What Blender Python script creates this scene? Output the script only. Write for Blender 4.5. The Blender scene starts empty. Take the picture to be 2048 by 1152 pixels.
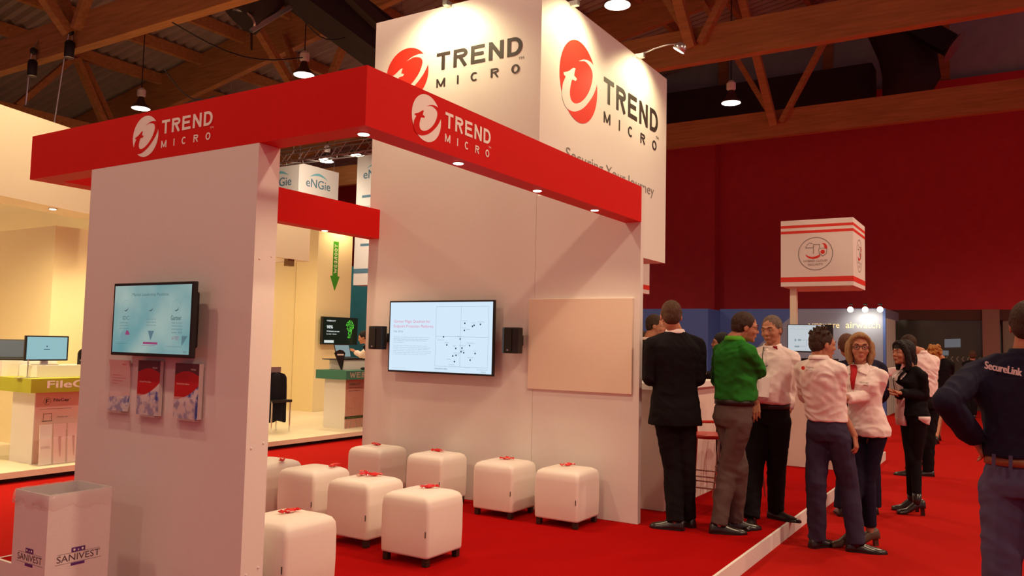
import bpy, bmesh, math, random
import numpy as np
from mathutils import Vector, Matrix, noise
SC = bpy.context.scene
COL = SC.collection
random.seed(7)
# ---------------------------------------------------------------- camera
CAMZ = 1.582
PH = 0.12                      # height of the booth platform
FPX, PITCH, ROLL, YAW = 1627.67, .0674, -.0222, .5572
D_ = np.array([math.cos(YAW)*math.cos(PITCH), math.sin(YAW)*math.cos(PITCH), math.sin(PITCH)])
r0 = np.array([math.sin(YAW), -math.cos(YAW), 0.0]); u0 = np.cross(r0, D_)
R_ = math.cos(ROLL)*r0 - math.sin(ROLL)*u0
U_ = math.cos(ROLL)*u0 + math.sin(ROLL)*r0
cd = bpy.data.cameras.new('camera'); cam = bpy.data.objects.new('camera', cd); COL.objects.link(cam)
cd.sensor_width = 36; cd.lens = FPX/2048*36; cd.clip_end = 200; cd.clip_start = .05
M = Matrix(((R_[0], U_[0], -D_[0], 0), (R_[1], U_[1], -D_[1], 0), (R_[2], U_[2], -D_[2], CAMZ), (0, 0, 0, 1)))
cam.matrix_world = M
SC.camera = cam
def ray(x, y): return D_ + R_*(x-1024)/FPX - U_*(y-576)/FPX
def onz(x, y, z):
    v = ray(x, y); return v*((z-CAMZ)/v[2]) + [0, 0, CAMZ]
def dep(x, y, t): return ray(x, y)*t + [0, 0, CAMZ]      # point seen at (x, y), t metres deep
def onx(x, y, X):
    v = ray(x, y); return v*(X/v[0]) + [0, 0, CAMZ]
# ---------------------------------------------------------------- light
VS = SC.view_settings
VS.view_transform = 'Standard'; VS.look = 'None'; VS.gamma = 1; VS.use_curve_mapping = False
VS.exposure = 0.0
W = bpy.data.worlds.new('hall_air'); SC.world = W; W.use_nodes = True
W.node_tree.nodes['Background'].inputs[0].default_value = (1, .46, .49, 1)
W.node_tree.nodes['Background'].inputs[1].default_value = .36
def aim(o, d): o.rotation_mode = 'QUATERNION'; o.rotation_quaternion = Vector(d).to_track_quat('-Z', 'Y')
def lamp(kind, loc, d, power, color, size=.3, spot=None, blend=.5, name='lamp_light'):
    l = bpy.data.lights.new(name, kind); o = bpy.data.objects.new(name, l); COL.objects.link(o)
    l.energy = power; l.color = color; o.location = loc; aim(o, d)
    if kind == 'SPOT': l.spot_size = spot; l.spot_blend = blend; l.shadow_soft_size = size
    elif kind == 'AREA': l.shape = 'DISK'; l.size = size
    else: l.shadow_soft_size = size
    return o
HQ = (1, .72, .46)
PEND = [(17.57, 5.33), (11.65, 12.43), (11.55, 17.81), (11.58, 5.35), (17.85, 17.91)]
for x, y in PEND: lamp('SPOT', (x, y, 6.93), (0, 0, -1), 520, HQ, .18, 2.6, .6)
for x, y, w in ((5.6, 5.35, 330), (5.6, 12.4, 420), (5.6, -1.6, 700), (11.58, -1.6, 620), (17.6, -1.6, 500), (-.4, 5.35, 300), (-.4, 12.4, 300), (-.4, -1.6, 420), (17.7, 12.4, 460), (-6.4, 2, 260), (5.6, -8, 800), (11.6, -8, 700), (17.6, -8, 500)):
    lamp('SPOT', (x, y, 6.93), (0, 0, -1), w, HQ, .18, 2.75, .5)
# ---------------------------------------------------------------- materials
MATS = {}
def mat(n, c, rough=.6, metal=0, em=None, es=1, var=.04, scale=30, bump=0, bscale=200, spec=.4, alpha=None, stretch=None, trans=0):
    if n in MATS: return MATS[n]
    m = bpy.data.materials.new(n); m.use_nodes = True; nt = m.node_tree; b = nt.nodes['Principled BSDF']
    b.inputs['Roughness'].default_value = rough; b.inputs['Metallic'].default_value = metal
    b.inputs['Specular IOR Level'].default_value = spec
    tc = nt.nodes.new('ShaderNodeTexCoord')
    src = tc.outputs['Object']
    if stretch:
        mp = nt.nodes.new('ShaderNodeMapping'); mp.inputs['Scale'].default_value = stretch
        nt.links.new(src, mp.inputs[0]); src = mp.outputs[0]
    if var:
        nz = nt.nodes.new('ShaderNodeTexNoise'); nz.inputs['Scale'].default_value = scale; nz.inputs['Detail'].default_value = 3
        nt.links.new(src, nz.inputs['Vector'])
        mx = nt.nodes.new('ShaderNodeMix'); mx.data_type = 'RGBA'
        mx.inputs[6].default_value = [max(0, v*(1-var*2)) for v in c[:3]]+[1]
        mx.inputs[7].default_value = [min(1, v*(1+var*2)) for v in c[:3]]+[1]
        nt.links.new(nz.outputs[0], mx.inputs[0]); nt.links.new(mx.outputs[2], b.inputs['Base Color'])
    else: b.inputs['Base Color'].default_value = list(c[:3])+[1]
    if bump:
        n2 = nt.nodes.new('ShaderNodeTexNoise'); n2.inputs['Scale'].default_value = bscale; n2.inputs['Detail'].default_value = 4
        nt.links.new(src, n2.inputs['Vector'])
        bp = nt.nodes.new('ShaderNodeBump'); bp.inputs['Strength'].default_value = bump; bp.inputs['Distance'].default_value = .02
        nt.links.new(n2.outputs[0], bp.inputs['Height']); nt.links.new(bp.outputs[0], b.inputs['Normal'])
    if em: b.inputs['Emission Color'].default_value = list(em)+[1]; b.inputs['Emission Strength'].default_value = es
    if alpha is not None: b.inputs['Alpha'].default_value = alpha
    if trans: b.inputs['Transmission Weight'].default_value = trans; b.inputs['IOR'].default_value = 1.1
    MATS[n] = m; return m
WHITE = mat('white_laminate', (.80, .76, .74), .5, var=.01)
CREAM = mat('cream_panel', (.82, .76, .62), .6, var=.01)
CARPET = mat('red_carpet', (.44, .012, .009), .95, var=.12, scale=160, bump=.3, bscale=500, spec=.03)
CARPET2 = mat('red_booth_carpet', (.36, .004, .004), .95, var=.10, scale=140, bump=.3, bscale=500, spec=.02)
REDF = mat('red_fascia_laminate', (.64, .007, .006), .6, spec=.12, var=.02)
REDP = mat('red_print', (.72, .035, .02), .5, var=.02)
BLACK = mat('black_plastic', (.012, .011, .012), .45, var=0)
DARK = mat('dark_print', (.035, .022, .02), .6, var=0)
GREY = mat('grey_print', (.25, .24, .24), .6, var=0)
METAL = mat('brushed_aluminium', (.6, .6, .6), .3, .9, var=.02)
CHROME = mat('chrome', (.8, .8, .8), .12, 1, var=0)
WOOD = mat('glulam_wood', (.42, .19, .07), .65, var=.22, scale=2.2, stretch=(6, .6, 9), spec=.2)
LEATHER = mat('white_leatherette', (.84, .77, .72), .42, var=.01, bump=.06, bscale=300)
LEDM = mat('lit_led', (1, 1, 1), .5, var=0, em=(1, .85, .62), es=14)
LAMPM = mat('lit_lamp_glass', (1, 1, 1), .5, var=0, em=(1, .86, .74), es=11)
# ---------------------------------------------------------------- helpers
def tag(o, label=None, cat=None, group=None, kind=None):
    if label: o['label'] = label
    if cat: o['category'] = cat
    if group: o['group'] = group
    if kind: o['kind'] = kind
    return o
def empty(name, loc, label=None, cat=None, group=None, kind=None):
    o = bpy.data.objects.new(name, None); COL.objects.link(o); o.location = loc; o.empty_display_size = .1
    return tag(o, label, cat, group, kind)
def wloc(o):
    p = Vector((0, 0, 0))
    while o: p = p + o.location; o = o.parent
    return p
class MB:
    def __init__(s): s.v = []; s.f = []; s.mi = []
    def add(s, vs, fs, mi=0):
        n = len(s.v); s.v += [tuple(map(float, v)) for v in vs]; s.f += [tuple(n+i for i in f) for f in fs]; s.mi += [mi]*len(fs); return s
    def box(s, x0, x1, y0, y1, z0, z1, mi=0):
        x0, x1 = min(x0, x1), max(x0, x1); y0, y1 = min(y0, y1), max(y0, y1); z0, z1 = min(z0, z1), max(z0, z1)
        return s.add([(x0, y0, z0), (x1, y0, z0), (x1, y1, z0), (x0, y1, z0), (x0, y0, z1), (x1, y0, z1), (x1, y1, z1), (x0, y1, z1)],
                     [(3, 2, 1, 0), (4, 5, 6, 7), (0, 1, 5, 4), (1, 2, 6, 5), (2, 3, 7, 6), (3, 0, 4, 7)], mi)
    def beam(s, a, b, w, h, up=(0, 0, 1), mi=0):           # square bar from a to b
        a = Vector(a); b = Vector(b); d = (b-a).normalized(); x = d.cross(Vector(up)).normalized(); y = x.cross(d).normalized()
        vs = [p + x*sx*w/2 + y*sy*h/2 for p in (a, b) for sx, sy in ((-1, -1), (1, -1), (1, 1), (-1, 1))]
        return s.add(vs, [(3, 2, 1, 0), (4, 5, 6, 7), (0, 1, 5, 4), (1, 2, 6, 5), (2, 3, 7, 6), (3, 0, 4, 7)], mi)
    def tube(s, pts, r, n=8, mi=0):                        # smooth tube; r is one radius or one per point
        P = [Vector(p) for p in pts]; rs = r if hasattr(r, '__len__') else [r]*len(P)
        rings = []; x = None
        for i, p in enumerate(P):
            d = (P[min(i+1, len(P)-1)]-P[max(i-1, 0)]).normalized()
            if x is None: x = d.orthogonal().normalized()
            x = (x - d*x.dot(d)).normalized(); y = d.cross(x)
            rings.append([p + (x*math.cos(2*math.pi*k/n)+y*math.sin(2*math.pi*k/n))*rs[i] for k in range(n)])
        return s.rings(rings, mi)
    def rings(s, rings, mi=0, cap=True):
        n = len(rings[0]); vs = [v for r in rings for v in r]
        fs = [(i*n+k, i*n+(k+1) % n, (i+1)*n+(k+1) % n, (i+1)*n+k) for i in range(len(rings)-1) for k in range(n)]
        if cap: fs += [tuple(range(n-1, -1, -1)), tuple((len(rings)-1)*n+k for k in range(n))]
        return s.add(vs, fs, mi)
    def lathe(s, c, prof, n=20, ax=(0, 0, 1), mi=0):       # prof: (radius, height) pairs
        q = Vector((0, 0, 1)).rotation_difference(Vector(ax).normalized()); c = Vector(c)
        return s.rings([[c + q @ Vector((r*math.cos(2*math.pi*k/n), r*math.sin(2*math.pi*k/n), h)) for k in range(n)] for r, h in prof], mi)
    def ell(s, c, r, n=12, m=8, rot=None, mi=0):
        c = Vector(c); rot = rot or Matrix.Identity(3)
        return s.rings([[c + rot @ Vector((r[0]*max(1e-3, math.sin(math.pi*j/m))*math.cos(2*math.pi*k/n), r[1]*max(1e-3, math.sin(math.pi*j/m))*math.sin(2*math.pi*k/n), -r[2]*math.cos(math.pi*j/m))) for k in range(n)] for j in range(m+1)], mi)
    def build(s, name, m, parent=None, smooth=False, bevel=0, seg=2, flip=False):
        me = bpy.data.meshes.new(name); o = bpy.data.objects.new(name, me); COL.objects.link(o)
        V = s.v
        if parent: o.parent = parent; p = wloc(parent); V = [(v[0]-p.x, v[1]-p.y, v[2]-p.z) for v in V]
        me.from_pydata(V, [], s.f)
        for mm in (m if isinstance(m, (list, tuple)) else [m]): me.materials.append(mm)
        if any(s.mi): me.polygons.foreach_set('material_index', s.mi)
        bm = bmesh.new(); bm.from_mesh(me); bmesh.ops.recalc_face_normals(bm, faces=bm.faces)
        if smooth:
            for f in bm.faces: f.smooth = len(f.verts) < 6
        bm.to_mesh(me); bm.free()
        if bevel:
            b = o.modifiers.new('b', 'BEVEL'); b.width = bevel; b.segments = seg; b.limit_method = 'ANGLE'
        return o
def box(name, b, m, parent=None, bevel=0): return MB().box(*b).build(name, m, parent, bevel=bevel)
def onframe(o, u, v, w=None):
    o = Vector(o); u = Vector(u); v = Vector(v); n = u.cross(v).normalized()
    return lambda a, b, c=0: o + u*a + v*b + n*c
def poly(name, fr, polys, m, parent=None, lift=.0015, mi=None):   # flat printed shapes on a face
    b = MB()
    for i, p in enumerate(polys):
        b.add([fr(x, y, lift) for x, y in p], [tuple(range(len(p)))], mi[i] if mi else 0)
    return b.build(name, m, parent)
def text(name, s, fr, x0, y0, w, h, m, parent=None, lift=.002, bold=0, shear=0, size1=False):
    cu = bpy.data.curves.new('t', 'FONT'); cu.body = s; cu.shear = shear; cu.resolution_u = 3
    to = bpy.data.objects.new('t', cu); COL.objects.link(to)
    bpy.context.view_layer.update()
    me = bpy.data.meshes.new_from_object(to.evaluated_get(bpy.context.evaluated_depsgraph_get()))
    bpy.data.objects.remove(to); bpy.data.curves.remove(cu)
    n = len(me.vertices); co = np.zeros(n*3); me.vertices.foreach_get('co', co); co = co.reshape(-1, 3)
    a, b = co.min(0), co.max(0); sx = w/(b[0]-a[0]); sy = h/(b[1]-a[1])
    mb = MB(); e = bold*h*1.6
    for i, (dx, dy) in enumerate(((-e, -e*.5), (e, -e*.5), (-e, e*.5), (e, e*.5)) if bold else ((0, 0),)):
        mb.add([fr(x0+(c[0]-a[0])*sx+dx, y0+(c[1]-a[1])*sy+dy, lift+i*.00015) for c in co], [tuple(p.vertices) for p in me.polygons])
    bpy.data.meshes.remove(me)
    return mb.build(name, m, parent)
def strip(pts, t, closed=False):      # a drawn stroke of width t along pts, mitred
    pts = [p for i, p in enumerate(pts) if i == 0 or math.hypot(p[0]-pts[i-1][0], p[1]-pts[i-1][1]) > 1e-4]
    n = len(pts); L = []; R = []
    for i in range(n):
        a = pts[(i-1) % n] if closed or i else None; c = pts[(i+1) % n] if closed or i < n-1 else None; p = pts[i]; ns = []
        for q, r in ((a, p), (p, c)):
            if q is None or r is None: continue
            dx, dy = r[0]-q[0], r[1]-q[1]; l = math.hypot(dx, dy) or 1; ns.append((-dy/l, dx/l))
        if len(ns) == 2:
            mx, my = ns[0][0]+ns[1][0], ns[0][1]+ns[1][1]; l = math.hypot(mx, my) or 1; mx /= l; my /= l; k = 1/max(.45, mx*ns[0][0]+my*ns[0][1])
        else: (mx, my), k = ns[0], 1
        L.append((p[0]+mx*k*t/2, p[1]+my*k*t/2)); R.append((p[0]-mx*k*t/2, p[1]-my*k*t/2))
    return [[L[i], L[(i+1) % n], R[(i+1) % n], R[i]] for i in range(n if closed else n-1)]
def glyph(c, t, w):                   # grotesque capitals from strokes: list of polygons in a w x 1 box
    h = t/2; a, b_ = h, w-h
    arc = lambda cx, cy, rx, ry, d0, d1, n=12: [(cx+rx*math.cos(math.radians(d0+(d1-d0)*i/n)), cy+ry*math.sin(math.radians(d0+(d1-d0)*i/n))) for i in range(n+1)]
    G = {'T': [[(0, 1-h), (w, 1-h)], [(w/2, 1), (w/2, 0)]], 'I': [[(w/2, 0), (w/2, 1)]],
         'E': [[(a, 0), (a, 1)], [(0, 1-h), (w*.95, 1-h)], [(0, .52), (w*.88, .52)], [(0, h), (w, h)]],
         'N': [[(a, 0), (a, 1)], [(b_, 0), (b_, 1)], [(a, 1-h*.6), (b_, h*.6)]],
         'M': [[(a, 0), (a, 1)], [(b_, 0), (b_, 1)], [(a, 1-h*.4), (w/2, .1)], [(w/2, .1), (b_, 1-h*.4)]],
         'D': [[(a, 0), (a, 1)], [(0, 1-h), (w*.45, 1-h)]+arc(w*.45, .5, w*.55-h, .5-h, 90, -90)+[(0, h)]],
         'R': [[(a, 0), (a, 1)], [(0, 1-h), (w*.6, 1-h)]+arc(w*.62, .74, w*.38-h, .26-h, 90, -90)+[(0, .48+h)], [(w*.5, .5), (b_, 0)]],
         'P': [[(a, 0), (a, 1)], [(0, 1-h), (w*.6, 1-h)]+arc(w*.62, .74, w*.38-h, .26-h, 90, -90)+[(0, .48+h)]],
         'B': [[(a, 0), (a, 1)], [(0, 1-h), (w*.6, 1-h)]+arc(w*.6, .75, w*.36-h, .25-h, 90, -90)+[(0, .5)], [(0, .5), (w*.6, .5)]+arc(w*.6, .26, w*.4-h, .26-h, 90, -90)+[(0, h)]],
         'C': [arc(w/2, .5, w/2-h, .5-h, 48, 312, 20)], 'O': [arc(w/2, .5, w/2-h, .5-h, 0, 360, 24)[:-1]],
         'W': [[(h*.6, 1), (w*.27, h*.4)], [(w*.27, h*.4), (w/2, .85)], [(w/2, .85), (w*.73, h*.4)], [(w*.73, h*.4), (w-h*.6, 1)]]}[c]
    return [q for p in G for q in strip(p, t, c == 'O')]
def caps(name, s, fr, x0, y0, w, h, m, parent=None, t=.19, gap=.2, lift=.002):
    ws = [{'I': t, 'M': .95, 'W': 1.1}.get(c, .78) for c in s]; tot = sum(ws)+gap*(len(s)-1); x = 0; P = []
    for c, gw in zip(s, ws):
        P += [[(x0+(x+a)/tot*w, y0+b_*h) for a, b_ in q] for q in glyph(c, t, gw)]; x += gw+gap
    mb = MB()
    for i, p in enumerate(P): mb.add([fr(a, b_, lift+i*.00003) for a, b_ in p], [(0, 1, 2, 3)])
    return mb.build(name, m, parent)
def circ(cx, cy, rx, ry=None, n=40, a0=0, a1=2*math.pi):
    ry = rx if ry is None else ry
    return [(cx+rx*math.cos(a0+(a1-a0)*k/n), cy+ry*math.sin(a0+(a1-a0)*k/n)) for k in range(n if abs(a1-a0-2*math.pi) < 1e-6 else n+1)]
def ringpoly(cx, cy, r, w, n=40):
    o = circ(cx, cy, r, n=n); i = circ(cx, cy, r-w, n=n)
    return [[o[k], o[(k+1) % n], i[(k+1) % n], i[k]] for k in range(n)]
def dup(o, parent=None, loc=None):
    c = o.copy(); COL.objects.link(c)
    if parent: c.parent = parent
    if loc is not None: c.location = loc
    for ch in [k for k in o.children]: dup(ch, c)
    return c
# ---------------------------------------------------------------- the hall
WALLRED = mat('dark_red_drape', (.55, .045, .055), .9, var=.06, scale=3, spec=.1)
tag(box('floor', (-12, 27.5, -12, 30, -.1, 0), CARPET), kind='structure')
tag(MB().box(26, 26.2, -12, 8.3, 2.79, 9.4).box(25.6, 25.8, 8.3, 30, 2.62, 9.4).box(25.6, 26.2, 8.28, 8.3, 2.7, 9.4).build('wall_back', WALLRED), kind='structure')
UPW = mat('grey_gable_boards', (.36, .40, .42), .8, var=.1, scale=3)
tag(box('wall_gable', (26.3, 26.4, -12, 30, 0, 13.5), UPW), kind='structure')
b = MB()
for y in (-1.6, 1.7, 4.9, 8.2, 11.4): b.box(26.1, 26.3, y-.14, y+.14, 9.4, 13)
tag(b.build('trim_1', WOOD), kind='structure')
LINTEL = mat('brown_lintel', (.10, .035, .025), .7)
tag(box('trim_2', (26.0, 26.15, -12, 8.3, 2.5, 2.79), LINTEL), kind='structure')
DUSK = mat('grey_green_glass', (.06, .065, .055), .15, var=.1, scale=2, spec=.5)
PINK = mat('pinkish_pillar', (.30, .15, .12), .8)
tag(box('window_1', (26.05, 26.1, .84, 8.3, 0, 2.5), DUSK), kind='structure')
tag(box('window_2', (26.05, 26.1, -6, .36, 0, 2.62), mat('pale_window_wall', (.22, .19, .14), .4)), kind='structure')
tag(box('trim_3', (25.85, 26.15, .43, .84, 0, 2.79), PINK), kind='structure')
fr = onframe((26.03, 3.0, 0), (0, -1, 0), (0, 0, 1))
CHEV = mat('frosted_chevron', (.25, .22, .18), .7, var=0)
ch = []
for k in range(12):
    x = .55+k*.135; ch.append([(x, 1.41), (x+.05, 1.48), (x+.085, 1.48), (x+.035, 1.41), (x+.085, 1.34), (x+.05, 1.34)])
tag(poly('trim_4', fr, ch, CHEV), kind='structure')
PATCH = mat('pale_patch_on_glass', (.1, .12, .14), .5, var=0, em=(.16, .19, .22), es=.5)  # pale patches on the glass, weakly emissive
tag(poly('trim_5', fr, [[(1.22, 1.72), (1.62, 1.74), (1.62, 1.98), (1.22, 1.96)], [(1.1, 1.5), (1.32, 1.5), (1.32, 1.64), (1.1, 1.64)]], PATCH), kind='structure')
# roof: deck, trusses, purlins
def zd(y): return 9.75 + .17*(17.3-y) if y > -1 else 9.75+.17*(17.3+2+y)
DECK = mat('corrugated_steel_deck', (.34, .28, .25), .5, .2, var=.08, scale=3)
b = MB(); xs = np.arange(-12, 26.4, .07); prof = [0, .09, .09, 0]
rows = []
for y in (30, 17.3, -1, -12): rows.append([(x, y, zd(y) + prof[i % 4]) for i, x in enumerate(xs)])
n = len(xs)
for j in range(3): b.add(rows[j]+rows[j+1], [(i, i+1, n+i+1, n+i) for i in range(n-1)])
tag(b.build('ceiling', DECK), kind='structure')
def truss(x, label, nodes):
    t = empty('roof_truss', (x, 10, 6.8), label, 'roof truss', 'timber roof trusses')
    MB().box(x-.1, x+.1, -12, 30, 6.8, 7.45).build('bottom_chord', WOOD, t)
    b = MB(); pts = [30, 17.3, -1, -12]
    for a, c in zip(pts, pts[1:]):
        b.add([(x+s*.09, y, zd(y)-h) for y in (a, c) for s, h in ((-1, 1.1), (1, 1.1), (1, .02), (-1, .02))], [(3, 2, 1, 0), (4, 5, 6, 7), (0, 1, 5, 4), (1, 2, 6, 5), (2, 3, 7, 6), (3, 0, 4, 7)])
    b.build('top_chord', WOOD, t)
    for y in nodes:
        for s in (-1, 1):
            zt = zd(y+s*2.0)-.6; k = (zt-7.1)
            MB().beam((x-.18, y+s*.07, 7.1), (x-.18, y+s*.56*k, zt), .12, .18, (1, 0, 0)).build('web', WOOD, t)
        MB().beam((x-.22, y+.1, 7.05), (x-2.3, y+.75, zd(y)-.4), .16, .18, (0, 1, 0)).build('brace', WOOD, t)
    return t
truss(8.22, 'nearest timber roof truss crossing above the red fascia', (4.9, 14.55))
truss(14.25, 'second timber roof truss crossing behind the white tower top', (4.9, 14.6))
truss(20.2, 'farthest timber roof truss in front of the dark red wall', (4.9, 14.6))
for i, y in enumerate((20.94, 19.2, 17.45, 15.7, 13.95, 12.2, 10.4, 8.6, 6.8, 5, 3.2, 1.4, -.4, -2.2)):
    o = MB().box(-11, 25.5, y-.07, y+.07, zd(y)-.32, zd(y)-.02).build('purlin', WOOD)
    tag(o, 'timber purlin running along under the corrugated steel roof deck', 'purlin', 'purlins under the roof deck')
lt = empty('lattice_girder', (11, 20.9, 7.1), 'timber lattice girder under the roof far above the cream booth', 'girder')
MB().beam((4, 20.9, 7.0), (18, 20.9, 7.0), .16, .3).build('bottom_chord', WOOD, lt)
for p, q in (((11.55, 20.9, 8.75), (10.25, 20.9, 7.15)), ((11.6, 20.8, 8.75), (12.5, 20.8, 7.15)), ((11.9, 21, 8.75), (12.9, 21, 7.15))):
    MB().beam(p, q, .14, .2, (0, 1, 0)).build('web', WOOD, lt)
DUCT = mat('black_duct', (.022, .014, .017), .75, var=.2, scale=4)
tag(MB().box(24.5, 25.3, 3.4, 12.2, 8.6, 9.75).build('air_duct', DUCT), 'long black duct under the roof along the far red wall', 'duct')
# drooping dark cloth duct with a heater tube
t = empty('duct_elbow', (24, 2.4, 9.0), 'black bulging duct elbow hanging over the far red wall on the right', 'duct')
P = [(24, 2.9, 11.6), (24, 2.75, 10.6), (24, 2.45, 9.7), (24, 2.35, 9.0), (24, 2.6, 8.2)]
MB().tube(P, [.75, .75, .72, .72, .5], 20).build('bend', DUCT, t, True)
MB().beam((23.2, 3.1, 10.9), (23.2, 1.35, 9.45), .45, .5).build('heater_tube', BLACK, t)
MB().lathe((23.2, 1.36, 9.46), [(.25, 0), (.42, .12)], 16, (0, -.8, -.6)).build('nozzle', METAL, t)
MB().tube([(23.2, 3.1, 11.2), (23.2, 1.6, 9.85)], .02).build('tie_rod', METAL, t)
# dark duct run over the booth
t = empty('ventilation_duct', (12.2, 11, 8.2), 'dark rectangular duct descending behind the top of the white tower', 'duct')
a, c = dep(590, -40, 15), dep(790, 110, 15.6)
MB().beam(a, c, 1.0, .7).build('duct_run', DUCT, t)
MB().beam(dep(690, -20, 14.6), dep(775, 62, 14.9), .25, .2).build('cable_tray', DARK, t)
MB().tube([dep(478, 34, 15), dep(560, -50, 15.3)], .42, 18).build('duct_stub', DUCT, t, True)  # separate round duct stub, only grouped under this duct
MB().tube([dep(466+44*math.sin(k*.35), 18+46*(1-math.cos(k*.42))*.5, 14.7) for k in range(6)], .03, 6).build('rim', METAL, t, True)

MB().beam(dep(502, 62, 14.9), dep(585, 12, 15.3), .1, .08).build('rail', METAL, t)
MB().tube([dep(503, 66, 14.9), dep(503, 100, 14.9)], .02).build('hook', DARK, t)
# cables slung between the lamps
for i, (p, q, lb) in enumerate((((345, 45, 12), (605, 115, 15), 'thin black cable sagging across the roof to the lamp over the fascia corner'), ((590, 15, 14), (690, 75, 15), 'thin black cable running beside the dark duct under the roof'), ((330, 140, 13), (430, 192, 15), 'thin black cable dropping to the top edge of the red fascia'))):
    A = Vector(dep(*p)); B = Vector(dep(*q))
    tag(MB().tube([A.lerp(B, k/8) - Vector((0, 0, .25*math.sin(math.pi*k/8))) for k in range(9)], .012, 6).build('cable', BLACK), lb, 'cable')
# pendant lamps
def pendant(x, y, label):
    t = empty('pendant_lamp', (x, y, 7.0), label, 'pendant lamp', 'round pendant lamps in the roof')
    z = 7.0
    MB().lathe((x, y, z), [(.215, 0), (.22, .015), (.12, .12), (.07, .25), (.06, .3)], 24).build('reflector', mat('smoked_reflector', (.10, .06, .05), .3, .5, var=0), t, True)
    MB().lathe((x, y, z), [(.19, -.008), (.205, -.004), (.19, .003)], 24).build('diffuser', LAMPM, t)
    MB().lathe((x, y, z+.28), [(.07, 0), (.10, .03), (.10, .16), (.05, .22)], 14).build('ballast', WHITE, t)
    MB().tube([(x, y, z+.48), (x, y, zd(y)-.1)], .012, 6).build('chain', BLACK, t)
for (x, y), lb in zip(PEND, ('lit pendant lamp between the roof trusses right of the tower', 'lit pendant lamp just above the red fascia near its corner', 'lit pendant lamp above the ball logo on the front fascia', 'lit pendant lamp behind the top right of the tower', 'small far lit pendant lamp above the hanging white cubes')): pendant(x, y, lb)
# chain hoists
def hoist(u, v0, v1, vend, uend, label, k):
    B = Vector(onx(u, v1, 8.04)); A = Vector(onx(u, v0, 8.10)); E = Vector(onx(uend, vend, 8.04))
    t = empty('chain_hoist', B, label, 'chain hoist', 'chain hoists on the nearest truss')
    MB().lathe(B, [(.07, 0), (.085, .02), (.085, .27), (.06, .31)], 16).build('motor', BLACK, t, True)
    MB().lathe(B+Vector((0, 0, -.015)), [(.075, 0), (.085, .012)], 16).build('end_cap', METAL, t)
    MB().lathe(B+Vector((0, 0, .42)), [(.03, 0), (.06, .03), (.06, .1), (.03, .13)], 12).build('hook_block', BLACK, t)
    MB().tube([B+Vector((.04, 0, .3)), B+Vector((.03, 0, .44))], .012, 6).tube([B+Vector((-.04, .02, .3)), B+Vector((-.03, 0, .44))], .012, 6).tube([B+Vector((0, 0, .52)), Vector((8.10, B.y, max(6.95, B.z+.7)))], .015, 6).build('load_chain', METAL, t)
    MB().tube([B+Vector((0, .1, .35)), E], .012, 6).build('hand_chain', METAL, t)
hoist(138, 48, 115, 255, 107, 'black chain hoist with a long chain hanging from the nearest truss', 0)
hoist(64, 68, 152, 210, 51, 'smaller dark chain hoist hanging at the far left of the truss', 1)
tag(box('wall_left', (-12, 27, 27.5, 27.7, 0, 9.4), mat('dark_far_wall', (.06, .03, .025), .9)), kind='structure')
# ---------------------------------------------------------------- the booth
F = PH + 2.5                  # underside of the fascia
FT = PH + 2.8
X0, X1, Y0, Y1, TH = 2.916, 6.329, 2.677, 5.712, .147
t = empty('booth_platform', (8, 3.6, 0), 'low red carpeted booth platform with a white edge strip', 'platform')
PX1 = 13.1
box('carpet', (2.83, PX1-.02, 1.694, 5.63, .0, .118), CARPET2, t)
MB().box(2.81, PX1, 1.674, 1.694, 0, PH).build('edge_strip', WHITE, t)
MB().box(2.81, 2.83, 1.674, 5.65, 0, PH).build('edge_strip', WHITE, t)
MB().box(PX1-.02, PX1, 1.694, 5.65, 0, PH).build('edge_strip', WHITE, t)
MB().box(2.83, PX1, 5.63, 5.65, 0, PH).build('edge_strip', WHITE, t)
sc = MB()
for k in range(14):
    x = 3.2+k*.72; MB().lathe((x, 1.674, .075), [(.006, 0), (.005, .003), (.002, .004)], 8, (0, -1, 0)).build('screw', WHITE, t)
# logo: ball with a sweeping t
TP = [(-0.82, -0.003), (-0.572, 0.091), (-0.324, 0.255), (-0.212, 0.271), (-0.257, 0.169), (-0.279, 0.08), (-0.131, 0.037), (-0.189, -0.034), (-0.369, -0.048), (-0.437, -0.18), (-0.482, -0.358), (-0.459, -0.497), (-0.369, -0.577), (-0.189, -0.586), (0.059, -0.493), (0.329, -0.306), (0.554, -0.058), (0.689, 0.206), (0.712, 0.399), (0.622, 0.52), (0.441, 0.586), (0.239, 0.593), (-0.054, 0.504), (0.194, 0.617), (0.464, 0.675), (0.667, 0.667), (0.815, 0.614), (0.914, 0.495), (0.968, 0.365), (0.977, 0.253), (0.914, 0.101), (0.734, -0.155), (0.464, -0.414), (0.194, -0.612), (-0.122, -0.759), (-0.392, -0.821), (-0.662, -0.797), (-0.797, -0.692), (-0.869, -0.577), (-0.869, -0.421), (-0.82, -0.242), (-0.707, -0.076), (-0.797, -0.053)]
def smoothloop(P, k=3):
    n = len(P); out = []
    for i in range(n):
        a, b_, c, d = P[i-1], P[i], P[(i+1) % n], P[(i+2) % n]; sharp = i in (2, 3, 5, 6, 7, 0, 22, 41, 42) or (i+1) % n in (2, 3, 5, 6, 7, 0, 22, 41, 42)
        for j in range(k):
            t = j/k
            out.append(tuple(b_[q]+(c[q]-b_[q])*t if sharp else .5*(2*b_[q]+(c[q]-a[q])*t+(2*a[q]-5*b_[q]+4*c[q]-d[q])*t*t+(3*b_[q]-a[q]-3*c[q]+d[q])*t**3) for q in (0, 1)))
    return out
TP = smoothloop(TP)
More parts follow.
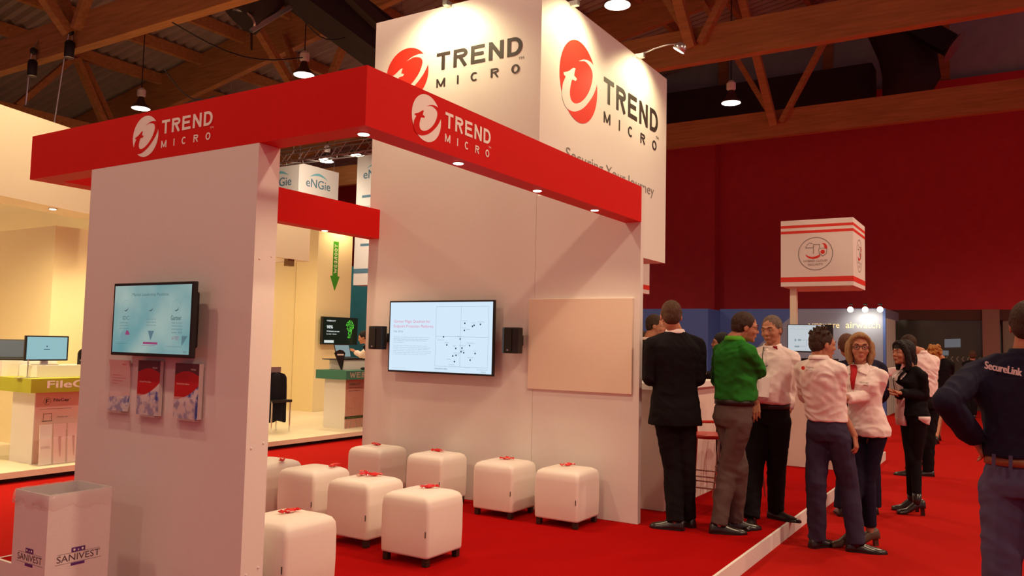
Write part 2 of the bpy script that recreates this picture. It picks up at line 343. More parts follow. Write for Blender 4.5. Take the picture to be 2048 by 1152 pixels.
def logo(fr, cx, cy, r, tx, tw, by, bh, my, mh, mball, mt, mtext, parent, gap=''):
    poly('logo_ball', fr, [circ(cx, cy, r, n=56)], mball, parent)
    poly('logo_letter', fr, [[(cx+x*r, cy+y*r) for x, y in TP]], mt, parent, .0025)
    caps('lettering', 'TREND', fr, tx, by, tw, bh, mtext, parent)
    caps('lettering', 'MICRO', fr, tx+tw*.005, my, tw*.97, mh, mtext, parent, t=.17, gap=1.25)
    text('trademark', 'TM', fr, tx+tw*.96, by-bh*.25, tw*.06, bh*.13, mtext, parent)
PW = mat('white_print', (.92, .88, .84), .5, var=0)
# fascia frame
t = empty('fascia', (X0, Y0, F), 'red overhead fascia frame running around the booth', 'fascia')
MB().box(X0, X0+TH, Y0, Y1, F, FT).build('front_beam', REDF, t)
MB().box(X0+TH, X1-.001, Y0, Y0+TH, F, FT).build('side_beam', REDF, t)
MB().box(X0+TH, X1-.001, Y1-TH, Y1, F, FT).build('side_beam', REDF, t)
fr = onframe((X0, Y1, F), (0, -1, 0), (0, 0, 1))
fx = lambda y: Y1-y
logo(fr, fx(4.432), 2.771-F, .125, fx(4.277), .46, 2.765-F, .082, 2.682-F, .043, PW, REDF, PW, t)
fr = onframe((X0, Y0, F), (1, 0, 0), (0, 0, 1))
logo(fr, 3.392-X0, 2.774-F, .127, 3.556-X0, .455, 2.765-F, .087, 2.685-F, .045, PW, REDF, PW, t)
for p, (x, y) in enumerate(((3.035, 2.795), (3.797, 2.752), (4.73, 2.762), (5.615, 2.762), (5.632, 5.64), (3.8, 5.64))):
    q = MB().lathe((x, y, F-.004), [(.034, 0), (.034, .005)], 20).build('downlight', METAL, t)
    MB().lathe((x, y, F-.006), [(.028, 0), (.028, .003)], 20).build('lit_lens', LEDM, q)
    lamp('SPOT', (x, y, F-.02), (.05, .12 if y < 4 else -.12, -1), 21, (1, .72, .42), .03, 2.2, .7)
# front panel with its screws
t = empty('display_panel', (X0, 4.2, PH), 'tall white freestanding panel under the front of the red fascia', 'panel')
box('board', (X0, X0+TH, 3.428, 4.976, PH, F-.001), WHITE, t)
for z in (.35, 1.0, 2.0):
    for x in (X0+.035, X0+.115):
        MB().lathe((x, 3.428, z+(.02 if x > 3 else 0)), [(.006, 0), (.005, .004), (.002, .005)], 8, (0, -1, 0)).build('screw', WHITE, t)
# back wall with the tower above
t = empty('back_panel', (X1, 4.2, PH), 'white back panel wall of the booth behind the cube stools', 'panel')
MB().box(X1, X1+.06, 3.703, 5.702, PH, PH+2.8).build('board', WHITE, t)
MB().box(X1, X1+.06, 2.68, 3.700, PH, PH+2.8).build('board', WHITE, t)
MB().box(X1+.005, X1+.055, 3.700, 3.703, PH, PH+2.8).build('joint', mat('panel_joint', (.55, .48, .44), .7, var=0), t)
TZ0, TZ1, TX1 = 1.6897*1.462+PH+.012, 3.2821*1.462+PH, 6.4758*1.462
t = empty('tower_box', (X1+.07, 3.685, PH+2.5), 'tall white illuminated tower box with red ball logos above the back panel', 'sign tower')
MB().box(X1, TX1, 3.685, 5.702, PH+2.8, TZ1).box(X1+.061, TX1, 3.685, 5.702, TZ0, PH+2.8).build('body', WHITE, t)
fr = onframe((X1-.001, 5.702, TZ0), (0, -1, 0), (0, 0, 1))
fx = lambda y: 5.702-y
TW = WHITE
logo(fr, fx(5.262), 4.295-TZ0, .275, fx(4.888), 1.0, 4.27-TZ0, .178, 4.098-TZ0, .088, REDP, TW, DARK, t)
fr = onframe((X1, 3.684, TZ0), (1, 0, 0), (0, 0, 1))
fx = lambda x: x-X1
logo(fr, fx(7.095), 4.197-TZ0, .41, fx(7.66), 1.52, 4.15-TZ0, .272, 3.932-TZ0, .118, REDP, TW, DARK, t)
text('lettering', 'Securing Your Journey', fr, fx(6.84), 3.335-TZ0, 2.24, .155, GREY, t, bold=.0)
text('lettering', 'www.trendmicro.com', fr, fx(7.3), 2.9-TZ0, 1.3, .07, GREY, t) if 0 else None
def armlight(p, d, label):      # d: outward direction over the face
    p = Vector(p); d = Vector(d); L = .52
    t = empty('arm_spotlight', p, label, 'spotlight', 'arm spotlights on the tower top')
    MB().beam(p-d*.05, p+d*.08, .05, .05).build('clamp', METAL, t)
    MB().tube([p+d*.05+Vector((0, 0, .02)), p+d*.2+Vector((0, 0, .055)), p+d*.36+Vector((0, 0, .075)), p+d*L+Vector((0, 0, .06))], .009, 6).build('arm', METAL, t, True)
    h = p+d*L+Vector((0, 0, .02)); ax = (d*-.55+Vector((0, 0, -.8))).normalized()
    MB().lathe(h, [(.075, .045), (.07, .0), (.05, -.04), (.02, -.05)], 16, ax).build('lamp_head', METAL, t, True)
    MB().lathe(h+ax*.046, [(.066, 0), (.066, .003)], 16, ax).build('lit_lens', LEDM, t)
    lamp('SPOT', h+ax*.07, ax, 58, (1, .84, .44), .04, 2.3, .6)
for x, lb in ((6.9, 'arm spotlight over the ball logo on the right tower face'), (8.55, 'arm spotlight near the far right corner of the tower top')): armlight((x, 3.685, TZ1), (0, -1, 0), lb)
armlight((X1, 4.75, TZ1), (-1, 0, 0), 'arm spotlight over the left tower face')
# television on the front panel
def screenmat(n, c, e): return mat(n, (0, 0, 0), .25, var=0, em=c, es=e, spec=.3)
def inkmat(n, c): return mat(n, (0, 0, 0), .4, var=0, em=c, es=1, spec=0)
def tv(name, x, ya, yb, z0, z1, wallx, scr, label, tilt=0, depth=.055):
    t = empty(name, (x, (ya+yb)/2, (z0+z1)/2), label, 'television')
    MB().box(x, x+.03, ya, yb, z0, z1).build('casing', BLACK, t, bevel=.004)
    MB().box(x+.03, x+.03+depth, ya+.05, yb-.05, z0+.05, z1-.05).build('back_cover', BLACK, t, bevel=.015)
    MB().box(x+.03+depth, wallx, (ya+yb)/2-.1, (ya+yb)/2+.1, (z0+z1)/2-.1, (z0+z1)/2+.1).build('wall_mount', BLACK, t)
    s = MB().box(x-.001, x, ya+.016, yb-.016, z0+.018, z1-.016).build('screen', scr, t)
    return t, s, onframe((x-.001, yb-.016, z0+.018), (0, -1, 0), (0, 0, 1))
# first screen: pale blue slide with clouds
m1 = screenmat('slide_blue', (.30, .58, .62), .62)
nt = m1.node_tree; tc = nt.nodes.new('ShaderNodeTexCoord'); nz = nt.nodes.new('ShaderNodeTexNoise'); nz.inputs['Scale'].default_value = 3.2; nz.inputs['Detail'].default_value = 2
cr = nt.nodes.new('ShaderNodeValToRGB'); cr.color_ramp.elements[0].color = (.16, .42, .46, 1); cr.color_ramp.elements[1].color = (.52, .68, .62, 1); cr.color_ramp.elements[0].position = .3; cr.color_ramp.elements[1].position = .7
nt.links.new(tc.outputs['Object'], nz.inputs[0]); nt.links.new(nz.outputs[0], cr.inputs[0]); nt.links.new(cr.outputs[0], nt.nodes['Principled BSDF'].inputs['Emission Color'])
t, s, fr = tv('television', 2.796, 3.752, 4.476, 1.462, 1.876, X0, m1, 'smaller television with a pale blue slide on the front panel')
I1, I2, I3 = inkmat('slide_grey', (.08, .12, .13)), inkmat('slide_magenta', (.28, .05, .14)), inkmat('slide_mid', (.16, .28, .30))
text('slide_title', 'Market Leadership Positions', fr, .17, .315, .33, .022, I1, s)
for cx, cy in ((.115, .26), (.345, .26), (.572, .26)):
    poly('slide_emblem', fr, ringpoly(cx, cy, .038, .0015, 28)+ringpoly(cx, cy-.035, .03, .001, 24), I3, s)
    poly('slide_swoosh', fr, [[(cx-.018, cy-.02), (cx, cy-.028), (cx+.018, cy-.018), (cx+.026, cy+.004), (cx+.018, cy-.01), (cx, cy-.02)]], I1, s)
text('slide_text', 'IDC', fr, .09, .185, .06, .022, I1, s)
text('slide_text', 'Gartner', fr, .53, .185, .09, .026, I1, s, bold=.01)
for cx, n, y, tx in ((.06, 3, .165, 'Trend Micro leader in'), (.31, 3, .185, 'server security'), (.54, 4, .165, 'leader in endpoint')):
    for k in range(n): text('slide_text', (tx, 'corporate endpoint', 'server security', 'leader 2016')[k], fr, cx, y-k*.017, .09, .009, I1, s)
poly('slide_chart', fr, [circ(.12, .095, .045, .03, 30)], I3, s); poly('slide_chart', fr, [[(.12, .1)]+circ(.12, .1, .042, .028, 10, 0, 1.3)], I2, s, .002)
I4 = inkmat('slide_triangle', (.10, .17, .2))
for q in ([(.33, .125), (.385, .125), (.357, .07)], [(.63, .10), (.68, .10), (.63, .045)]): poly('slide_triangle', fr, [q], I4, s)
poly('slide_bar', fr, [[(.29, .05), (.42, .05), (.42, .062), (.29, .062)], [(.28, .042), (.40, .042), (.40, .044), (.28, .044)]], I2, s)
poly('slide_rule', fr, [[(.5, .04), (.63, .04), (.63, .0415), (.5, .0415)], [(.03, .05), (.14, .05), (.14, .0515), (.03, .0515)]], I1, s)
text('slide_text', 'AV TEST', fr, .545, .078, .06, .018, I2, s); text('slide_text', 'TREND', fr, .645, .008, .03, .01, I1, s)
# second screen: quadrant slide
t, s, fr = tv('television', 6.209, 4.052, 5.293, 1.274, 1.971, X1, screenmat('slide_white', (.62, .78, .92), 1.05), 'large television with a quadrant chart slide on the back panel')
w, h = 1.209, .663
G1, G2, G3 = inkmat('chart_grey', (.25, .32, .36)), inkmat('chart_pink', (.75, .22, .34)), inkmat('chart_dots', (.03, .07, .12))
text('slide_title', 'Gartner Magic Quadrant for', fr, .05, .455, .445, .037, G2, s)
text('slide_title', 'Endpoint Protection Platforms', fr, .05, .408, .485, .037, G2, s)
text('slide_date', 'Feb 2016', fr, .05, .37, .115, .02, G1, s)
L = ['This graphic was published as part of a larger research document', 'and should be evaluated in the context of the entire document', 'and is available upon request from the reseller of this report', 'or by contacting us']
for k, q in enumerate(L): text('slide_text', q, fr, .05, .318-k*.017, (.44, .43, .41, .13)[k], .010, G1, s)
L = ['The report does not endorse any vendor, product or service', 'depicted in its publications, and does not advise technology users', 'to select only those vendors with the highest ratings or', 'other designation. The publications consist of the opinions', 'of the research organization and should not be construed', 'as statements of fact or as a warranty of any kind']
for k, q in enumerate(L): text('slide_text', q, fr, .05, .235-k*.0165, (.42, .46, .44, .47, .46, .41)[k], .010, G1, s)
qx0, qx1, qy0, qy1, qm, qn = .565, 1.165, .055, .618, .855, .335
e = .0022
def bar(x0, y0, x1, y1): return [(x0, y0), (x1, y0), (x1, y1), (x0, y1)]
poly('quadrant_frame', fr, [bar(qx0, qy0, qx1, qy0+e), bar(qx0, qy1, qx1, qy1+e), bar(qx0, qy0, qx0+e, qy1), bar(qx1, qy0, qx1+e, qy1), bar(qm, qy0, qm+e, qy1), bar(qx0, qn, qx1, qn+e)], G1, s)
dots = [(1140, 392, 'Kaspersky', 1), (1137, 487, 'Sophos', 1), (1243, 432, 'McAfee', -1), (1265, 418, 'Symantec', 1), (1348, 405, 'Trend Micro', 1), (853, 577, 'Check Point', -1), (901, 686, 'Webroot', 1), (1082, 602, 'Eset', 1), (1026, 729, 'IBM', 1), (1110, 722, 'Bitdefender', 1), (1212, 686, 'Heat Software', 1), (1099, 771, 'Landesk', -1), (1135, 784, 'Panda', 1), (1032, 821, 'Stormshield', 1), (987, 832, 'Ahnlab', -1), (1012, 906, 'SentinelOne', -1), (1288, 789, 'Cylance', 1), (1224, 878, 'Qihoo 360', 1)]
dp = MB()
for (u, v, nm, k) in dots:
    a = (u/1559*230+770-780)/(989-780)*1.209; vv = (v/1152*170+590-602)/(747-602)*.697; a = (a*.985+.0); b_ = .68-vv*.985
    poly('chart_dot', fr, [circ(a, b_, .0085, n=10)], G3, s)
    text('chart_label', nm, fr, a-(.03 if k > 0 else .07), b_+(.018 if k > 0 else -.034), .006*len(nm)+.01, .009, G1, s)
text('chart_caption', 'COMPLETENESS OF VISION', fr, .56, .026, .15, .012, G1, s, bold=.02); text('chart_caption', 'As of February 2016', fr, 1.05, .03, .12, .012, G1, s); text('chart_caption', 'TREND', fr, 1.09, .010, .06, .012, G1, s)
text('slide_text', 'Source: research report, February 2016', fr, .04, .02, .18, .008, G1, s)
# loudspeakers
for y, lb in ((5.42, 'black wall loudspeaker left of the large television'), (3.84, 'black wall loudspeaker right of the large television')):
    t = empty('loudspeaker', (6.2, y, 1.6), lb, 'loudspeaker', 'loudspeakers beside the television')
    rr = []
    for z in (1.49, 1.50, 1.71, 1.72):
        k = .98 if z in (1.49, 1.72) else 1
        rr.append([Vector((6.22+dx*k, y+dy*k, z)) for dx, dy in ((.03, -.07), (.0, -.085), (-.07, -.085), (-.10, -.045), (-.108, 0), (-.10, .045), (-.07, .085), (0, .085), (.03, .07))])
    MB().rings(rr).build('cabinet', BLACK, t, bevel=.004)
    MB().add([(6.108, y-.04, 1.505), (6.108, y+.04, 1.505), (6.108, y+.04, 1.705), (6.108, y-.04, 1.705)], [(0, 1, 2, 3)]).build('grille', mat('speaker_grille', (.02, .018, .018), .7, .2, bump=.5, bscale=900), t)
    MB().box(6.107, 6.109, y-.008, y+.008, 1.512, 1.526).build('badge', METAL, t)
    MB().box(6.22, X1+.002, y-.03, y+.03, 1.56, 1.65).build('bracket', BLACK, t)
# blank board
t = box('blank_board', (X1-.03, X1, 2.735, 3.742, 1.178, 1.98), mat('beige_board', (.82, .68, .56), .6, var=.01), bevel=.003)
tag(t, 'blank beige board mounted right of the loudspeaker on the back panel', 'board')
# brochure holders
ACR = mat('clear_acrylic', (.9, .8, .8), .1, var=0, alpha=.22, spec=.6)
def brochure(yc, z0, z1, lean, label, cover, n):
    wd = .205
    t = empty('brochure_holder', (X0, yc, z0), label, 'brochure holder', 'brochure holders under the small television')
    MB().box(X0-.004, X0-.001, yc-wd/2-.012, yc+wd/2+.012, z0-.06, z1-.02).build('back_plate', ACR, t)
    MB().box(X0-.062, X0-.059, yc-wd/2-.008, yc+wd/2+.008, z0-.005, z0+.12).box(X0-.059, X0-.004, yc-wd/2-.008, yc+wd/2+.008, z0-.008, z0-.004).build('front_pocket', ACR, t)
    for k in range(n):
        x = X0-.013-.007*k; nm = 'brochure'
        sh = [Vector((x - lean*((z-z0)/(z1-z0)-.5)**2*.6+(lean*.15), 0, z)) for z in np.linspace(z0, z1, 7)]
        vs = [];
        for p in sh: vs += [(p.x-.003, yc-wd/2, p.z), (p.x-.003, yc+wd/2, p.z), (p.x+.003, yc+wd/2, p.z), (p.x+.003, yc-wd/2, p.z)]
        R = MB().rings([vs[i*4:i*4+4] for i in range(7)])
        o = R.build('brochure', [PAPER], None)
        tag(o, label.replace('clear wall holder', 'glossy brochure in the clear wall holder') if k == n-1 else 'white brochure stacked behind the front one in '+('the ' + label.split(' ')[0] + ' wall holder'), 'brochure', 'brochures in the wall holders')
        if k == n-1:
            f2 = lambda a, c: Vector((x-.0045-lean*((c)-.5)**2*.6+lean*.15, yc+wd/2-a*wd, z0+c*(z1-z0)))
            N = 12
            def strip(name, lo, hi, m):
                b = MB(); g = [[f2(i/N, lo(i/N)+(hi(i/N)-lo(i/N))*j/4) for j in range(5)] for i in range(N+1)]
                vs = [p for r in g for p in r]; b.add(vs, [(i*5+j, (i+1)*5+j, (i+1)*5+j+1, i*5+j+1) for i in range(N) for j in range(4)]); return b.build(name, m, o)
            if cover == 'red':
                cv = lambda a: .34+.26*a*a
                strip('cover_clouds', lambda a: 0, cv, CLOUD); strip('cover_red', cv, lambda a: .80+.08*math.sin(a*math.pi)-.02, REDC); strip('cover_grey', lambda a: .78+.08*math.sin(a*math.pi), lambda a: 1, DKC)
                fr2 = lambda a, c, l=0: f2(a/wd, c/(z1-z0))+Vector((-.0015, 0, 0))
                text('cover_text', 'Connected Threat Defense', fr2, .02, .165+.02, .11, .008, PW, o)
                text('cover_text', 'TREND', fr2, .135, .285-.02, .045, .009, PW, o)
            else:
                strip('cover_clouds', lambda a: 0, lambda a: .26+.05*a, CLOUD); strip('cover_pink', lambda a: .26+.05*a, lambda a: 1, PNK)
                fr2 = lambda a, c, l=0: f2(a/wd, c/(z1-z0))+Vector((-.0015, 0, 0))
                for k2 in range(4): text('cover_text', ('Hybrid Cloud Security', 'Complete user protection', 'Network defense', 'Connected')[k2], fr2, .03, .205-k2*.016, (.09, .13, .1, .05)[k2], .007, REDP, o)
                text('cover_text', 'TREND', fr2, .13, .27, .04, .008, REDP, o)
    return t
PAPER = mat('white_paper', (.8, .77, .75), .5, var=0)
REDC = mat('glossy_red_cover', (.55, .015, .015), .25, var=0); DKC = mat('glossy_dark_cover', (.13, .03, .035), .25, var=0); PNK = mat('pale_pink_cover', (.75, .52, .52), .4, var=.02)
CLOUD = mat('cloud_photo_print', (.3, .3, .5), .3, var=0); nt = CLOUD.node_tree
tc = nt.nodes.new('ShaderNodeTexCoord'); nz = nt.nodes.new('ShaderNodeTexNoise'); nz.inputs['Scale'].default_value = 22; nz.inputs['Detail'].default_value = 4
cr = nt.nodes.new('ShaderNodeValToRGB'); cr.color_ramp.elements[0].color = (.06, .10, .42, 1); cr.color_ramp.elements[1].color = (.75, .68, .72, 1); cr.color_ramp.elements[0].position = .42; cr.color_ramp.elements[1].position = .56
nt.links.new(tc.outputs['Object'], nz.inputs[0]); nt.links.new(nz.outputs[0], cr.inputs[0]); nt.links.new(cr.outputs[0], nt.nodes['Principled BSDF'].inputs['Base Color'])
brochure(4.55, 1.13, 1.43, .10, 'leftmost clear wall holder with a pale pink flyer curling forward', 'pink', 1)
brochure(4.235, 1.125, 1.435, .0, 'middle clear wall holder with a red cloud patterned cover', 'red', 3)
brochure(3.885, 1.128, 1.43, .0, 'rightmost clear wall holder with a red cloud patterned cover', 'red', 4)
# cube stools
def make_stool():
    t = empty('cube_stool', (0, 0, 0), 'x', 'cube stool', 'white cube stools on the red carpet')
    b = MB(); R_s = []; s = .2; rc = .028
    def rr(h, k, z):     # rounded square ring
        out = []
        for cx, cy, a0 in ((1, 1, 0), (-1, 1, 90), (-1, -1, 180), (1, -1, 270)):
            for j in range(5):
                a = math.radians(a0+j*22.5); out.append(Vector((cx*(h-k)+k*math.cos(a), cy*(h-k)+k*math.sin(a), z)))
        return out
    rings = [rr(s-.02, .02, .052), rr(s-.004, .024, .056), rr(s, rc, .07), rr(s+.003, rc, .2), rr(s+.002, rc, .36), rr(s-.002, rc, .405), rr(s-.012, .04, .43), rr(s-.035, .05, .444), rr(s-.08, .05, .450), rr(s-.15, .03, .453)]
    b.rings(rings).build('cushion', LEATHER, t, True)
    MB().rings([rr(s-.0, rc+.002, z) for z in (.4115, .4125, .4135)], cap=False).build('seam', LEATHER, t, True) if 0 else None
    for sx in (-1, 1):
        for sy in (-1, 1):
            MB().box(sx*.165-.02, sx*.165+.02, sy*.165-.02, sy*.165+.02, 0, .056).build('leg', mat('dark_wood_leg', (.03, .015, .012), .4, var=0), t, bevel=.003)
    MB().box(-.2055, -.203, -.186, -.180, .19, .23).build('care_tag', DARK, t)
    return t
st = make_stool()
spots = [(4.27, 3.26, 'cube stool closest to the carpet edge, front row, one red candy on it', 0), (4.41, 3.90, 'cube stool in the front row carrying a heap of three red candies', 0), (4.52, 4.54, 'cube stool in the front row just left of the heap of candies', 0), (4.56, 5.12, 'cube stool at the far left, half hidden behind the front panel', 0),
         (5.83, 5.03, 'cube stool by the back panel, leftmost of that row', 0), (5.83, 4.32, 'cube stool by the back panel directly under the large television', 0), (5.83, 3.586, 'cube stool by the back panel, third from the left', 0), (5.83, 2.977, 'cube stool by the back panel, rightmost of its row', 0), (3.17, 3.38, 'nearest cube stool, cut by the bottom of the picture beside the front panel', 0)]
CAN = mat('red_foil', (.70, .02, .02), .25, .2, var=.2, scale=90); CANW = mat('foil_highlight', (.85, .6, .55), .2, .5, var=0)
def candy(x, y, a, label, s=1, z=PH+.455):
    rnd = random.Random(int(x*1000+y*777)); b = MB(); L = .034*s; n = 10
    q = Matrix.Rotation(a, 3, 'Z'); R = []
    for k, (u, w, h) in enumerate(((-1.75, .022, .006), (-1.5, .02, .008), (-1.15, .006, .004), (-.9, .014, .008), (-.4, .019, .012), (.3, .019, .012), (.85, .015, .009), (1.15, .006, .004), (1.5, .021, .009), (1.8, .023, .005))):
        R.append([Vector((x, y, z+.012)) + q @ Vector((u*L, w*s*math.cos(2*math.pi*j/n)*(1+.2*rnd.uniform(-1, 1)), h*s*math.sin(2*math.pi*j/n)*(1+.35*rnd.uniform(-1, 1)))) for j in range(n)])
    o = b.rings(R).build('candy', [CAN, CANW], None)
    for f in o.data.polygons:
        if rnd.random() < .12: f.material_index = 1
    return tag(o, label, 'candy', 'red wrapped candies on the stools')
for i, (x, y, lb, r) in enumerate(spots):
    o = st if i == 0 else dup(st)
    o.location = (x+.2, y+.2, PH); o['label'] = lb
cl = ['red wrapped candy on the stool closest to the carpet edge', None, 'red wrapped candy on the stool left of the candy heap', 'red wrapped candy on the stool half hidden by the front panel', 'red wrapped candy on the leftmost stool by the back panel', 'red wrapped candy on the stool under the large television', 'red wrapped candy on the third stool along the back panel', 'flat red wrapped candy on the rightmost stool by the back panel', 'red wrapped candy on the nearest stool beside the front panel']
cp = [(4.54, 3.461), None, (4.816, 4.625), (4.766, 5.16), (6.032, 5.255), (6.06, 4.54), (6.05, 3.783), (6.07, 3.2), (3.40, 3.60)]
for i, p in enumerate(cp):
    if p: candy(p[0], p[1], -.6+i*.45, cl[i], 1.05)
candy(4.63, 4.16, .2, 'leftmost red wrapped candy of the heap of three'); candy(4.70, 4.19, 1.3, 'rear red wrapped candy of the heap of three'); candy(4.67, 4.08, -.5, 'rightmost red wrapped candy of the heap of three')
# waste carton
t = empty('waste_carton', (2.52, 4.38, 0), 'white cardboard waste box with purple print and a clear liner', 'waste box')
CB = mat('white_cardboard', (.78, .70, .70), .7, var=.02, bump=.05, bscale=60); x0, x1, y0, y1, zt = 2.346, 2.687, 4.218, 4.54, .75
b = MB(); th = .006
b.box(x0, x1, y0, y0+th, 0, zt).box(x0, x1, y1-th, y1, 0, zt).box(x0, x0+th, y0+th, y1-th, 0, zt).box(x1-th, x1, y0+th, y1-th, 0, zt).box(x0, x1, y0, y1, 0, .01)
b.build('carton', CB, t)
b = MB(); N = 44; rnd = random.Random(3); per = []
for k in range(N):
    s = k/N*4; i = int(s); f = s-i; cs = [(x0, y0), (x1, y0), (x1, y1), (x0, y1), (x0, y0)]; per.append((cs[i][0]+(cs[i+1][0]-cs[i][0])*f, cs[i][1]+(cs[i+1][1]-cs[i][1])*f))
cx, cy = (x0+x1)/2, (y0+y1)/2
R = []
for j, (o_, z) in enumerate(((.006, zt-.09), (.010, zt-.05), (.008, zt-.02), (.003, zt+.006), (-.01, zt+.004), (-.016, zt-.05), (-.02, zt-.2))):
    R.append([Vector((cx+(px-cx)*(1+o_/.17+rnd.uniform(-.012, .012)), cy+(py-cy)*(1+o_/.17+rnd.uniform(-.012, .012)), z+(rnd.uniform(-.02, .02)+(.03 if px < x0+.15 and j == 0 else 0) if j in (0, 1) else rnd.uniform(-.003, .003)))) for px, py in per])
b.rings(R, cap=False).build('clear_liner', mat('clear_plastic_film', (.9, .85, .85), .12, var=0, alpha=.25, spec=.9), t, True)
PUR = mat('purple_print', (.12, .03, .22), .6, var=0); PUR2 = mat('dark_purple_print', (.10, .06, .08), .6, var=0)
for fr, w in ((onframe((x0, y0, 0), (1, 0, 0), (0, 0, 1)), .34), (onframe((x0, y1, 0), (0, -1, 0), (0, 0, 1)), .322)):
    text('lettering', 'SANIVEST', fr, .058, .398, .232, .034, PUR2, t, lift=.001, shear=0)
    poly('printed_lines', fr, [bar(.05, .388, .30, .3895), bar(.062, .438, .288, .4395)], PUR2, t, .001)
    poly('printed_block', fr, [bar(.133, .441, .207, .464), bar(.133, .372, .207, .386)], PUR, t, .001)
    poly('printed_dots', fr, [circ(.148, .452, .006, n=12), circ(.170, .450, .006, n=3), circ(.192, .452, .006, n=12)], PW, t, .002)
# ---------------------------------------------------------------- the booths on the left
CRW = mat('warm_cream_wall', (.84, .72, .46), .7, var=.01)
t = empty('neighbour_platform', (7, 10.6, 0), 'pale raised platform of the cream booths on the left with a dark plinth', 'platform')
MB().box(1.0, 13.4, 8.95, 26, .055, .12).build('deck', mat('pale_floor_boards', (.80, .72, .56), .45, var=.02), t)
MB().box(1.02, 13.35, 9.05, 26, 0, .055).build('plinth', BLACK, t)
tag(MB().box(1.0, 12.8, 12.6, 12.7, .12, 3.9).build('booth_back_wall', CRW), 'long cream rear wall of the booths on the left', 'booth wall')
# header beam across the file booth
A, B = onz(-160, 357, 3.05), onz(215, 436, 3.05)
t = empty('booth_header', A, 'large cream header beam across the top left booth with a small downlight', 'header beam')
d = Vector(B-A).normalized(); n = Vector((-d.y, d.x, 0))
A, B = Vector(A), Vector(B)
b = MB(); vs = [p + n*o + Vector((0, 0, h)) for p in (A, B) for o, h in ((0, 0), (.45, 0), (.45, .98), (0, .98))]
b.add(vs, [(3, 2, 1, 0), (4, 5, 6, 7), (0, 1, 5, 4), (1, 2, 6, 5), (2, 3, 7, 6), (3, 0, 4, 7)]).build('beam', CREAM, t)
P = A.lerp(B, .70)+n*.12+Vector((0, 0, -.01))
MB().lathe(P, [(.05, 0), (.05, .012)], 16).build('downlight', METAL, t); MB().lathe(P, [(.035, -.004), (.035, 0)], 16).build('lit_lens', LEDM, t)
tag(MB().box(1, 5.55, 10.05, 10.2, .12, 2.92).box(5.45, 8.0, 10.05, 10.2, .12, 2.92).build('booth_column', CRW), 'cream partition wall behind the green topped counter', 'booth wall') if 0 else None
tag(MB().box(5.72, 9.2, 10.5, 12.55, .12, 2.96).build('booth_cabin', CRW), 'cream walled cabin corner behind the monitor on the left', 'booth wall')
tag(MB().box(7.2, 8.59, 8.9, 9.0, 2.72, 3.25).box(8.49, 8.59, 9.0, 10.49, 2.72, 3.25).build('booth_pelmet', CREAM), 'cream pelmet panel hanging under the rear red beam', 'pelmet')
tag(MB().box(8.2, 8.32, 8.92, 9.0, 2.62, 2.722).build('header_spot_box', mat('bronze_box', (.25, .16, .08), .4, .5)), 'small bronze spotlight box under the cream header panel', 'spotlight')
for x, y, z, pw in ((4.6, 9.4, 2.95, 165), (3.4, 9.6, 2.9, 110), (6.9, 9.4, 2.9, 90), (10.6, 10.6, 3.6, 85), (12.35, 11.6, 4.05, 45), (9.2, 10.6, 3.4, 80), (5.0, 8.0, 4.6, 90), (2.6, 8.2, 4.6, 60), (8.0, 7.8, 4.4, 60)):
    lamp('SPOT', (x, y, z), (.05, .25 if z < 4.5 else .6, -1), pw, (1, .78, .40), .06, 2.6, .7)  # invisible lamps without fixtures; some added to brighten cabin, header and pelmet
# counters
def counter(x0, y0, x1, y1, zt, bz, bandmat, label, sidemat, frontmat, name, ov=.11, dy=.1):
    t = empty('counter', (x0, y0, .12), label, 'counter')
    MB().box(x0, x1, y0, y1, .12, bz).build('body', [sidemat], t)
    MB().box(x0+.01, x1, y0-.002, y0, .125, bz).build('front_print', frontmat, t)
    MB().box(x0-ov, x1+.1, y0-ov, y1+dy, bz, zt).build('top', bandmat, t)
    return t
LIME = mat('lime_green_band', (.42, .44, .03), .5, var=.01); PINKP = mat('pink_print', (.78, .52, .46), .6, var=.01)
t = counter(4.962, 9.32, 6.0, 9.79, 1.07, .915, LIME, 'white counter with a lime green top band in the left booth', WHITE, PINKP, 'FileCap', dy=.68)
fr = onframe((4.85, 9.21, .915), (1, 0, 0), (0, 0, 1))
text('lettering', 'FileCap', fr, .18, .025, .62, .105, PW, t, bold=.025)
fr = onframe((4.962, 9.318, .12), (1, 0, 0), (0, 0, 1))
OLIVE = mat('olive_print', (.35, .28, .05), .6, var=0)
poly('round_badge', fr, ringpoly(.135, .69, .042, .006), OLIVE, t); text('lettering', 'F', fr, .12, .668, .03, .045, DARK, t, bold=.02)
text('lettering', 'FileCap', fr, .205, .672, .175, .045, DARK, t, bold=.01); text('trademark', 'TM', fr, .385, .705, .018, .012, DARK, t)
poly('printed_rule', fr, [bar(.05, .60, .42, .604)], GREY, t)
poly('printed_icon', fr, [bar(.085, .465, .205, .472), bar(.10, .48, .104, .55), bar(.19, .48, .194, .55), bar(.10, .547, .194, .551)], DARK, t); poly('printed_icon', fr, [bar(.09, .30, .135, .375), bar(.145, .30, .20, .304), bar(.145, .33, .20, .333), bar(.145, .36, .20, .363)], mat('violet_print', (.10, .04, .16), .6, var=0), t)
text('lettering', '- Mobile use', fr, .24, .50, .14, .018, GREY, t); text('lettering', '- File exchange', fr, .24, .335, .14, .018, GREY, t)
